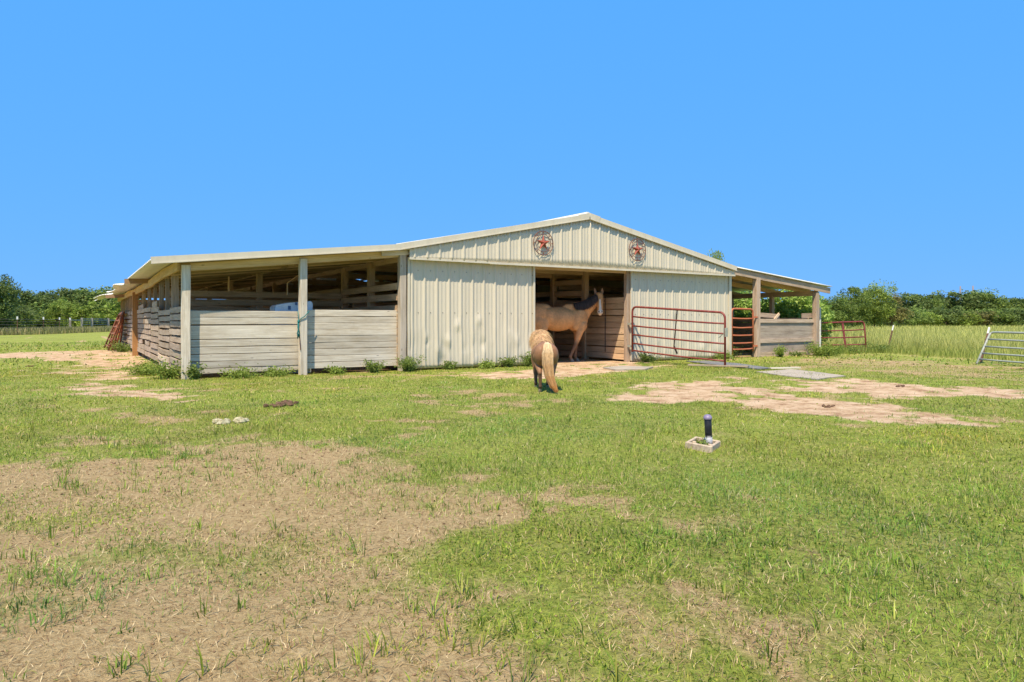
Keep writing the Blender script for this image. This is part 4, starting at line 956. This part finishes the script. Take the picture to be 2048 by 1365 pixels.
for (px, D, H, wf, key, lab) in (
    (-110, 74, 7.6, 1.0, ('near', 'dark', 1), 'tallest dark tree leaving the photo at the left edge'),
    (-8, 76, 6.5, .95, ('near', 'dark', 2), 'big dark green tree at the left edge above the wire fence'),
    (45, 112, 6.2, 1.1, ('tree', 'dark', 3), 'dark rounded tree just right of the big left edge tree'),
    (78, 116, 6.4, 1.25, ('tree', 'dark', 4), 'dark tree in the left tree line left of the grey fence'),
    (118, 114, 6.0, 1.2, ('tree', 'dark', 5), 'dark crown behind the first light green bushes on the left'),
    (160, 116, 6.4, 1.25, ('tree', 'dark', 3), 'dark tree behind the small grey fence gate'),
    (195, 118, 6.6, 1.2, ('tree', 'mid', 6), 'tree top just left of the curled lean-to roof edge'),
    (232, 118, 6.9, 1.3, ('tree', 'mid', 7), 'tree half behind the curled lean-to roof edge'),
    (112, 100, 4.3, .8, ('tree', 'light', 8), 'light green young tree left of the grey gate posts'),
    (142, 98, 4.0, .8, ('tree', 'light', 9), 'light green young tree behind the first grey fence post'),
    (185, 98, 3.6, 1.0, ('bush', 'light', 10), 'bright green bush behind the grey fence gate'),
    (222, 99, 3.8, 1.2, ('bush', 'light', 11), 'bright green bush between grey fence and leaning gates'),
    (60, 100, 3.4, 1.2, ('bush', 'mid', 12), 'low green bush behind the wire fence'),
    (15, 92, 3.4, 1.3, ('bush', 'dark', 13), 'dark low bush under the big left edge tree'),
    (262, 104, 4.4, 1.3, ('bush', 'mid', 12), 'bush showing between the side posts of the lean-to')):
    x, y = pos(px, D); tree(key, x, y, H, wf, lab, group=GL, name='bush' if key[0] == 'bush' else 'tree', cat='bush' if key[0] == 'bush' else 'tree')
for (px, D, H, wf, key, lab) in (
    (1425, 62, 6.9, .36, ('near', 'light', 14), 'tree top poking above the roof end by the barn corner'),
    (1602, 44, 3.68, .7, ('near', 'light', 15), 'green tree top poking above the right lean-to roof'),
    (1480, 60, 5.2, .5, ('tree', 'mid', 6), 'tip of a tree barely showing over the lean-to roof near the barn'),
    (1668, 62, 3.6, 1.1, ('near', 'mid', 16), 'green bushy tree beside the white post right of the lean-to'),
    (1705, 76, 5.1, .92, ('near', 'mid', 17), 'tall green tree, left one of the high pair right of the barn'),
    (1748, 78, 5.2, .85, ('near', 'light', 18), 'lighter high tree, right one of the pair right of the barn'),
    (1783, 84, 3.9, 1.0, ('tree', 'olive', 19), 'sparse olive brown tree beside the high pair'),
    (1815, 118, 6.0, 1.1, ('tree', 'dark', 4), 'dark tree right of the sparse olive brown one'),
    (1850, 120, 5.8, 1.2, ('tree', 'mid', 7), 'rounded mid green tree left of the chimneys'),
    (1885, 124, 5.7, 1.2, ('tree', 'dark', 5), 'dark crown closest on the left of the chimneys'),
    (1925, 122, 6.3, 1.4, ('tree', 'dark', 3), 'broad dark tree right below the two chimneys'),
    (1965, 122, 6.4, 1.3, ('tree', 'mid', 6), 'broad green tree just right of the chimneys'),
    (2005, 126, 5.4, 1.2, ('tree', 'mid', 7), 'green tree above the pale grey gate'),
    (2045, 126, 5.7, 1.2, ('tree', 'dark', 4), 'dark tree at the right edge of the photo'),
    (2090, 126, 6, 1.3, ('tree', 'dark', 5), 'dark tree cut off by the right edge of the photo'),
    (1820, 96, 2.9, 1.1, ('bush', 'mid', 12), 'bush at the field edge below the dark tree'),
    (1858, 98, 2.6, 1.1, ('bush', 'light', 10), 'light bush at the field edge left of the chimneys'),
    (1893, 98, 3.3, 1.0, ('bush', 'dark', 13), 'dark bush at the field edge left of the chimneys'),
    (1925, 98, 2.6, 1.1, ('bush', 'light', 11), 'light green bush at the field edge under the chimneys'),
    (1958, 98, 2.5, 1.2, ('bush', 'olive', 20), 'dull brown green bush at the field edge'),
    (1995, 98, 2.7, 1.1, ('bush', 'mid', 12), 'green bush at the field edge above the pale grey gate'),
    (2035, 98, 3.0, 1.1, ('bush', 'dark', 13), 'dark bush at the field edge by the right border'),
    (1640, 100, 4.3, 1.1, ('tree', 'mid', 7), 'green tree seen under the lean-to roof end')):
    x, y = pos(px, D); tree(key, x, y, H, wf, lab, group=GR, name='bush' if key[0] == 'bush' else 'tree', cat='bush' if key[0] == 'bush' else 'tree')
rs = np.random.RandomState(77); C_ = []; K_ = []
for (pxa, pxb, Da, Db, hh, nn) in ((-260, 300, 100, 118, 2.6, 26000), (1640, 2300, 103, 116, 2.8, 26000)):
    px_ = rs.uniform(pxa, pxb, nn); D_ = rs.uniform(Da, Db, nn); a_ = (px_-1024)/1413.6; s_, c_ = math.sin(YAW), math.cos(YAW); x_, y_ = CAMX+D_*(s_+a_*c_), CAMY+D_*(c_-a_*s_)
    C_.append(np.stack([x_, y_, rs.rand(nn)**.8*hh*(.6+.8*fbm(x_*.3, y_*.3, 5))], 1)); K_.append(.6+.9*fbm(x_*.4, y_*.4, 15))
C_ = np.concatenate(C_); K_ = np.concatenate(K_); q = rs.rand(len(C_), 1); a_, b_ = map(np.array, PAL['mid']); V, F, TT = leaves(C_, .22, (a_*(1-q)+b_*q)*K_[:, None], rs)
tag(npmesh('undergrowth', V, [F], M['leaf'], TT), 'low leafy undergrowth filling the foot of both tree lines', kind='stuff')
# vine thicket outside the right lean-to
for (x, y, wx, wy, H, seed, lab) in ((16.0, 2.0, .95, 1.6, 2.15, 31, 'nearest part of the leafy vine thicket seen through the right lean-to'), (16.1, 5.0, 1.0, 1.9, 2.3, 32, 'middle leafy vine thicket seen between the lean-to posts'), (16.2, 8.8, 1.1, 2.3, 2.6, 33, 'farthest leafy vine thicket seen beside the barn corner'), (15.3, .95, .45, .5, 1.2, 34, 'low leafy bush around the white post')):
    rs = np.random.RandomState(seed); n = int(11000*wx*wy/1.5) if H > 1.5 else 2600
    p = rs.normal(size=(n, 3)); p /= np.linalg.norm(p, axis=1)[:, None]; p *= (rs.rand(n)**.25)[:, None]
    bumpy = 1+.28*(fbm(p[:, 0]*3+seed, p[:, 1]*3+p[:, 2]*3, seed)-.5)*2
    C = p*np.array([wx, wy, H*.55])*bumpy[:, None]; C[:, 2] += H*.5; C = C[C[:, 2] > 0]; a, b_ = map(np.array, PAL['vine']); q = rs.rand(len(C), 1)
    V, F, TT = leaves(C, .075, a*(1-q)+b_*q, rs); root = thing('vine_bush', lab, 'bush', (x, y, 0), 'leafy thicket right of the barn'); o = npmesh('foliage', V, [F], M['leaf'], TT); o.parent = root
    mb = MB()
    for k in range(6): a = rs.uniform(0, 6.28); mb.tube([(0, 0, 0), (math.cos(a)*wx*.4, math.sin(a)*wy*.4, H*.5), (math.cos(a)*wx*.7, math.sin(a)*wy*.7, H*.85)], [.03, .02, .008], 5)
    o = mb.build('stem', M['bark'], smooth=True); o.parent = root
# weeds at the foot of the walls
def weed(x, y, r, h, label, seed, n=700, pal='light', ls=.028):
    h *= .72; r *= 1.12; ls *= .85
    rs = np.random.RandomState(seed); root = thing('weed', label, 'weed', (x, y, 0), 'weeds along the foot of the barn')
    mb = MB(); C = []
    for k in range(14):
        a = rs.uniform(0, 6.28); l = r*rs.uniform(.3, 1.1); hh = h*rs.uniform(.5, 1.1); pts = [Vector((math.cos(a)*l*q*.9+rs.normal()*.01, math.sin(a)*l*q*.9+rs.normal()*.01, hh*q**.8)) for q in (0, .33, .66, 1)]
        mb.tube(pts, [.005, .004, .003, .001], 4, (.10, .14, .03))
        for j in range(n//14):
            q = rs.uniform(.08, 1); i = min(2, int(q*3)); pnt = pts[i].lerp(pts[i+1], q*3-i); C.append(np.array(pnt)+rs.normal(size=3)*r*.13)
    C = np.array(C); C[:, 2] = np.abs(C[:, 2]); a, b_ = map(np.array, PAL[pal]); q = rs.rand(len(C), 1)
    V, F, TT = leaves(C, ls, a*(1-q)+b_*q, rs); o = npmesh('foliage', V, [F], M['leaf'], TT); o.parent = root
    o = mb.build('stem', M['blade']); o.parent = root
for i, (x, y, r, h, l, n, pal) in enumerate((
    (-4.35, -.18, .22, .38, 'dark weed at the right foot of the lean-to corner post', 700, 'mid'),
    (-4.75, .25, .38, .42, 'bright weed at the left foot of the lean-to corner post', 1300, 'light'),
    (-5.0, 1.6, .45, .28, 'low spreading weed along the side wall near the corner', 1300, 'light'),
    (-3.6, -.3, .45, .14, 'low weeds under the left front board wall', 900, 'light'),
    (-2.9, -.3, .4, .13, 'low weeds left of the middle lean-to post', 800, 'light'),
    (-1.6, -.2, .3, .14, 'low weeds right of the middle lean-to post', 600, 'light'),
    (-.85, -.2, .26, .30, 'leafy weed under the right front board wall', 900, 'mid'),
    (-.05, -.30, .34, .40, 'big leafy weed between board wall and dented door', 1600, 'mid'),
    (.95, -.25, .22, .22, 'small weed under the middle of the dented door', 600, 'mid'),
    (1.9, -.25, .35, .16, 'low weeds under the dented door, right of the small one', 800, 'light'),
    (2.55, -.2, .25, .30, 'leafy weed under the dented door near its right edge', 900, 'mid'),
    (3.15, -.25, .28, .44, 'tall leafy weed at the right edge of the dented door', 1200, 'mid'),
    (6.85, -.35, .30, .30, 'weed at the left foot of the right barn door', 900, 'mid'),
    (9.9, -.3, .35, .22, 'weeds at the right foot of the right barn door', 800, 'light'),
    (10.85, .35, .5, .42, 'dark weeds behind the small orange gate', 1600, 'dark'),
    (12.3, -.35, .28, .40, 'leafy weed left of centre at the plywood wall', 1000, 'light'),
    (13.1, -.35, .25, .18, 'small weed under the middle of the plywood wall', 500, 'mid'),
    (14.1, -.5, .55, .45, 'broad leafy weed at the right end of the plywood wall', 2200, 'light'),
    (15.0, -.35, .45, .38, 'leafy weed below the rusty red gate panel', 1400, 'light'),
    (16.4, .1, .6, .25, 'low weeds under the rusty red gate panel', 1400, 'mid'),
    (17.9, -.1, .6, .28, 'weeds between gate panel and leaning post', 1400, 'mid'),
    (-4.75, 14.6, .5, .42, 'green weed at the near foot of the leaning gates', 1400, 'mid'))):
    weed(x, y, r, h, l, 100+i, n, pal, .03 if r < .5 else .035)
weed(-1.74, -10.33, .07, .10, 'small green weed growing inside the cinder block', 140, 160, 'light', .016)

# ------------------------------------------------------------------ grass
def blades(name, x, y, z, h, w, az, tilt, bend, tone, label=None, wide=False):
    n = len(x); d = np.stack([np.cos(az), np.sin(az), np.zeros(n)], 1); s = np.stack([-np.sin(az), np.cos(az), np.zeros(n)], 1)
    up = np.array([0, 0, 1.]); base = np.stack([x, y, z-.004], 1)
    ct, st = np.cos(tilt)[:, None], np.sin(tilt)[:, None]; ct2, st2 = np.cos(tilt+bend)[:, None], np.sin(tilt+bend)[:, None]
    mid = base+(up*ct+d*st)*(h*.5)[:, None]; tip = mid+(up*ct2+d*st2)*(h*.5)[:, None]; tip[:, 2] = np.maximum(tip[:, 2], z+.003)
    ww = (w*.5)[:, None]; bw = .35 if wide else .8; mw = 1.25 if wide else .85
    V = np.stack([base-s*ww*bw, base+s*ww*bw, mid+s*ww*mw, mid-s*ww*mw, tip], 1).reshape(-1, 3)
    i = np.arange(n)[:, None]*5; Q = i+np.array([[0, 1, 2, 3]]); Tt = i+np.array([[3, 2, 4]])
    o = npmesh(name, V, [Q, Tt], M['blade'], np.repeat(tone, 5, axis=0)); return tag(o, label, None, None, 'stuff')
def scatter(r0, r1, dens, half=52, rs=RS):
    area = math.radians(2*half)*.5*(r1*r1-r0*r0); n = int(area*dens); r = np.sqrt(rs.uniform(r0*r0, r1*r1, n)); a = rs.uniform(-R(half), R(half), n)+YAW
    return CAMX+r*np.sin(a), CAMY+r*np.cos(a), r
def inbarn(x, y): return ((x > -4.55) & (x < 14.7) & (y > -.02) & (y < 22.5))
GT = np.array([(.215, .30, .032), (.135, .215, .022), (.275, .34, .038), (.36, .36, .065), (.075, .13, .015), (.46, .37, .16)])
def gtone(n, p, rs, x=None, y=None):
    k = rs.choice(len(GT), n, p=p); t = GT[k]*rs.uniform(.75, 1.25, (n, 1))
    if x is not None:
        m = (fbm(x*.8, y*.8, 81)-.5)[:, None]*2; t = t*(1+m*np.array([.25, .0, -.2]))
        m2 = (fbm(x*2.2, y*2.2, 83)-.5)[:, None]; t = t*(1+m2*.9); m3 = (fbm(x*.35+2, y*.35, 85)-.5)[:, None]*2; t = t*(1+m3*np.array([.35, .15, .1])); m4 = np.clip((fbm(x*1.3+8, y*1.3, 87)-.6)*6, 0, 1)[:, None]; t = t*(1-m4*np.array([.35, .12, .1]))
    return np.clip(t, .01, .9)
X_, Y_, Hh, Ww, Az, Ti, Be, To = [[] for _ in range(8)]
WX = [[] for _ in range(8)]
for (r0, r1, dn, hs_, ws) in ((.9, 3.2, 8500, .75, .62), (3.2, 5.5, 5200, .8, .8), (5.5, 10, 2300, .8, 1.1), (10, 20, 900, .85, 1.7), (20, 45, 45, 1.4, 7)):
    x, y, r = scatter(r0, r1, dn, 52 if r1 < 25 else 46); sa, dr = fields(x, y); pat = fbm(x*1.7, y*1.7, 91); rnd = RS.rand(len(x))
    fm = sdpoly(x, y, FIELD) > 0
    keep = (rnd < (1-np.clip(sa*1.5, 0, .985))*np.clip(1-.86*dr, 0, 1)*(.30+1.4*pat)) & ~inbarn(x, y) & fm
    x, y, dr, pat = x[keep], y[keep], dr[keep], pat[keep]; n = len(x); z = height(x, y)
    grassy = np.clip((fbm(x*.5+5, y*.5, 95)-.35)*3+.35+.25*(x < -2.5), .35, .93); hm = .55+1.5*np.clip(fbm(x*2.4+4, y*2.4, 93)-.2, 0, .8)**1.3; leafy = RS.rand(n) > grassy
    # broad weedy leaves
    for (sel, st_, wide) in ((leafy, WX, True), (~leafy, [X_, Y_, Hh, Ww, Az, Ti, Be, To], False)):
        m = int(sel.sum()); xs, ys = x[sel], y[sel]
        if wide: h = RS.uniform(.014, .032, m)*hs_*hm[sel]; w_ = RS.uniform(.007, .012, m)*ws; ti = RS.uniform(.2, 1.45, m); be = RS.uniform(0, .5, m); p = [.33, .26, .22, .09, .06, .04]
        else: h = RS.uniform(.030, .075, m)*hs_*hm[sel]*(1+.8*(RS.rand(m) < .1)); w_ = RS.uniform(.003, .0055, m)*ws; ti = RS.uniform(.1, 1.3, m); be = RS.uniform(.1, .9, m); p = [.30, .22, .18, .11, .05, .14]
        st_[0].append(xs); st_[1].append(ys); st_[2].append(h); st_[3].append(w_); st_[4].append(RS.uniform(0, 6.283, m)); st_[5].append(ti); st_[6].append(be); st_[7].append(gtone(m, p, RS, xs, ys))
cat_ = lambda L_: [np.concatenate(q) for q in L_]
x, y, h, w_, az, ti, be, to = cat_([X_, Y_, Hh, Ww, Az, Ti, Be, To]); blades('grass', x, y, height(x, y), h, w_, az, ti, be, to, 'short green lawn grass in front of the barn')
x, y, h, w_, az, ti, be, to = cat_(WX); blades('clover_cover', x, y, height(x, y), h, w_, az, ti, be, to, 'broad leaved low weeds mixed through the lawn', True)
print('lawn', len(x))
# grass tufts on the left and along the patchy foreground
TX = []
x, y, r = scatter(1.2, 10, 75, 48); sa, dr = fields(x, y); tf = fbm(x*.9+3, y*.9, 97)
keep = (sa < .3) & (RS.rand(len(x)) < np.clip((tf-.40)*3.5, .02, 1)*np.where(x+.55*(y+12) < -3.3, 1, .12)*np.where(r > 7, .5, 1)) & ~inbarn(x, y); x, y = x[keep], y[keep]
nb = 9; n = len(x)*nb; cx_ = np.repeat(x, nb); cy_ = np.repeat(y, nb); a = RS.uniform(0, 6.283, n); rr = RS.rand(n)*.045
hx = np.repeat(RS.gamma(4, .2, len(x)).clip(.35, 1.7), nb); bx, by = cx_+np.cos(a)*rr, cy_+np.sin(a)*rr
blades('grass_tufts', bx, by, height(bx, by), RS.uniform(.045, .105, n)*hx, RS.uniform(.003, .0065, n), a+RS.normal(size=n)*.5, RS.uniform(.05, .7, n), RS.uniform(.1, .8, n), gtone(n, [.38, .24, .18, .10, .02, .08], RS, bx, by), 'taller grass tufts standing out of the patchy lawn')
# dry straw in the brown patches
DX = [[] for _ in range(8)]
for (r0, r1, dn, ws) in ((.9, 3.2, 6500, 1), (3.2, 6.5, 3000, 1.3), (6.5, 12, 600, 2.1), (12, 26, 160, 3.2)):
    x, y, r = scatter(r0, r1, dn, 50); sa, dr = fields(x, y); keep = (RS.rand(len(x)) < .16+.84*dr*(.4+.9*fbm(x*2, y*2, 99))*np.clip(2.3-1.9*dr, .25, 1)) & (sa < .5) & ~inbarn(x, y); x, y = x[keep], y[keep]; m = len(x)
    tn = np.array([(.54, .40, .20), (.40, .27, .13), (.66, .53, .30), (.26, .15, .075)])[RS.randint(0, 4, m)]*RS.uniform(.8, 1.2, (m, 1))
    for L_, v_ in zip(DX, (x, y, RS.uniform(.02, .055, m)*(ws**.4), RS.uniform(.0018, .0038, m)*ws, RS.uniform(0, 6.283, m), RS.uniform(.9, 1.55, m), RS.uniform(-.3, .6, m), tn)): L_.append(v_)
x, y, h, w_, az, ti, be, to = cat_(DX); blades('dry_grass', x, y, height(x, y), h, w_, az, ti, be, to, 'dry flattened straw in the brown foreground patches')
# crumbs of soil
x, y, r = scatter(.9, 7.5, 420, 50); sa, dr = fields(x, y); k = np.maximum(sa, dr); keep = (RS.rand(len(x)) < k*.9*np.clip((fbm(x*2.1, y*2.1, 111)-.3)*3, .1, 1)); x, y, r = x[keep], y[keep], r[keep]; m = len(x)
sz = np.minimum(RS.gamma(2.0, .0014, m), .006)*np.clip(r/3, .8, 1.6); o6 = np.array([[1, 0, 0], [0, 1, 0], [-1, 0, 0], [0, -1, 0], [0, 0, 1], [0, 0, -1]], float)
V = (o6[None]*RS.uniform(.5, 1.3, (m, 6, 1))*sz[:, None, None]*np.array([1.3, 1, .8])); ca_, sa_ = np.cos(RS.rand(m)*6), np.sin(RS.rand(m)*6)
V = np.stack([V[:, :, 0]*ca_[:, None]-V[:, :, 1]*sa_[:, None], V[:, :, 0]*sa_[:, None]+V[:, :, 1]*ca_[:, None], V[:, :, 2]], 2)+np.stack([x, y, height(x, y)+sz*.25], 1)[:, None]
F_ = (np.arange(m)[:, None, None]*6+np.array([[0, 1, 4], [1, 2, 4], [2, 3, 4], [3, 0, 4], [1, 0, 5], [2, 1, 5], [3, 2, 5], [0, 3, 5]])[None]).reshape(-1, 3)
tn = np.array([(.36, .24, .13), (.26, .165, .09), (.13, .08, .045), (.42, .30, .17)])[RS.randint(0, 4, m)]*RS.uniform(.8, 1.2, (m, 1))
tag(npmesh('soil_crumbs', V.reshape(-1, 3), [F_], attrmat('crumbs', .95, 40, .2), np.repeat(tn, 6, axis=0)), 'small crumbs of dry soil on the bare ground', kind='stuff')
# tall pasture grass on the right
FX = [[] for _ in range(8)]
def inw(x, y): return sdpoly(x, y, FIELD) < 0
for (r0, r1, dn, ws, lo, hi) in ((20, 34, 260, 1, .35, .72), (34, 60, 70, 2, .45, .8), (60, 100, 16, 4.5, .5, .85), (100, 150, 5, 9, .5, .9)):
    rs = RS; half = 16; area = math.radians(2*half)*.5*(r1*r1-r0*r0); n = int(area*dn); r = np.sqrt(rs.uniform(r0*r0, r1*r1, n)); a = rs.uniform(-R(half), R(half), n)+YAW+R(29)
    x, y = CAMX+r*np.sin(a), CAMY+r*np.cos(a); d_ = sdpoly(x, y, FIELD); keep = (d_ < 0) & ~((x < 18.5) & (y > 0) & (y < 12) & (x < 17.5)); x, y, d_ = x[keep], y[keep], d_[keep]; m = len(x)
    k = rs.rand(m, 1); cl = fbm(x*.25, y*.25, 101)[:, None]; tn = (np.array([.27, .32, .055])*(1-k)+np.array([.58, .55, .19])*k)*(.75+.5*cl); gl = np.clip(1-(-d_)/2.0, 0, 1)[:, None]; tn = tn*(1-gl*.7)+np.array([.19, .27, .04])*gl*.7
    h = rs.uniform(lo, hi, m)*np.clip(.35+(-d_)/3, 0, 1)*(.8+.4*cl[:, 0])
    for L_, v_ in zip(FX, (x, y, h, rs.uniform(.008, .014, m)*ws, rs.uniform(0, 6.283, m), rs.uniform(.02, .35, m), rs.uniform(.1, .7, m), tn)): L_.append(v_)
x, y, h, w_, az, ti, be, to = cat_(FX); blades('tall_grass', x, y, height(x, y), h, w_, az, ti, be, to, 'tall yellow green pasture grass beyond the gates')
# tan unmown strip along the left fence
n = 26000; q = RS.rand(n); P0, P1, P2 = np.array([-26., 50.]), np.array([-9.6, 57.5]), np.array([2., 92.]); x = np.where(q < .4, P0[0]+(P1[0]-P0[0])*q/.4, P1[0]+(P2[0]-P1[0])*(q-.4)/.6); y = np.where(q < .4, P0[1]+(P1[1]-P0[1])*q/.4, P1[1]+(P2[1]-P1[1])*(q-.4)/.6)
x = x+RS.uniform(-1, 2.2, n)*-.6; y = y+RS.uniform(-.5, 7, n); tn = np.array([(.34, .29, .13), (.26, .25, .09), (.18, .20, .06)])[RS.randint(0, 3, n)]*RS.uniform(.8, 1.2, (n, 1))
blades('roadside_grass', x, y, np.zeros(n), RS.uniform(.3, .75, n), RS.uniform(.03, .06, n), RS.uniform(0, 6.28, n), RS.uniform(0, .4, n), RS.uniform(0, .6, n), tn, 'tan unmown grass along the far left wire fence')
print('done')
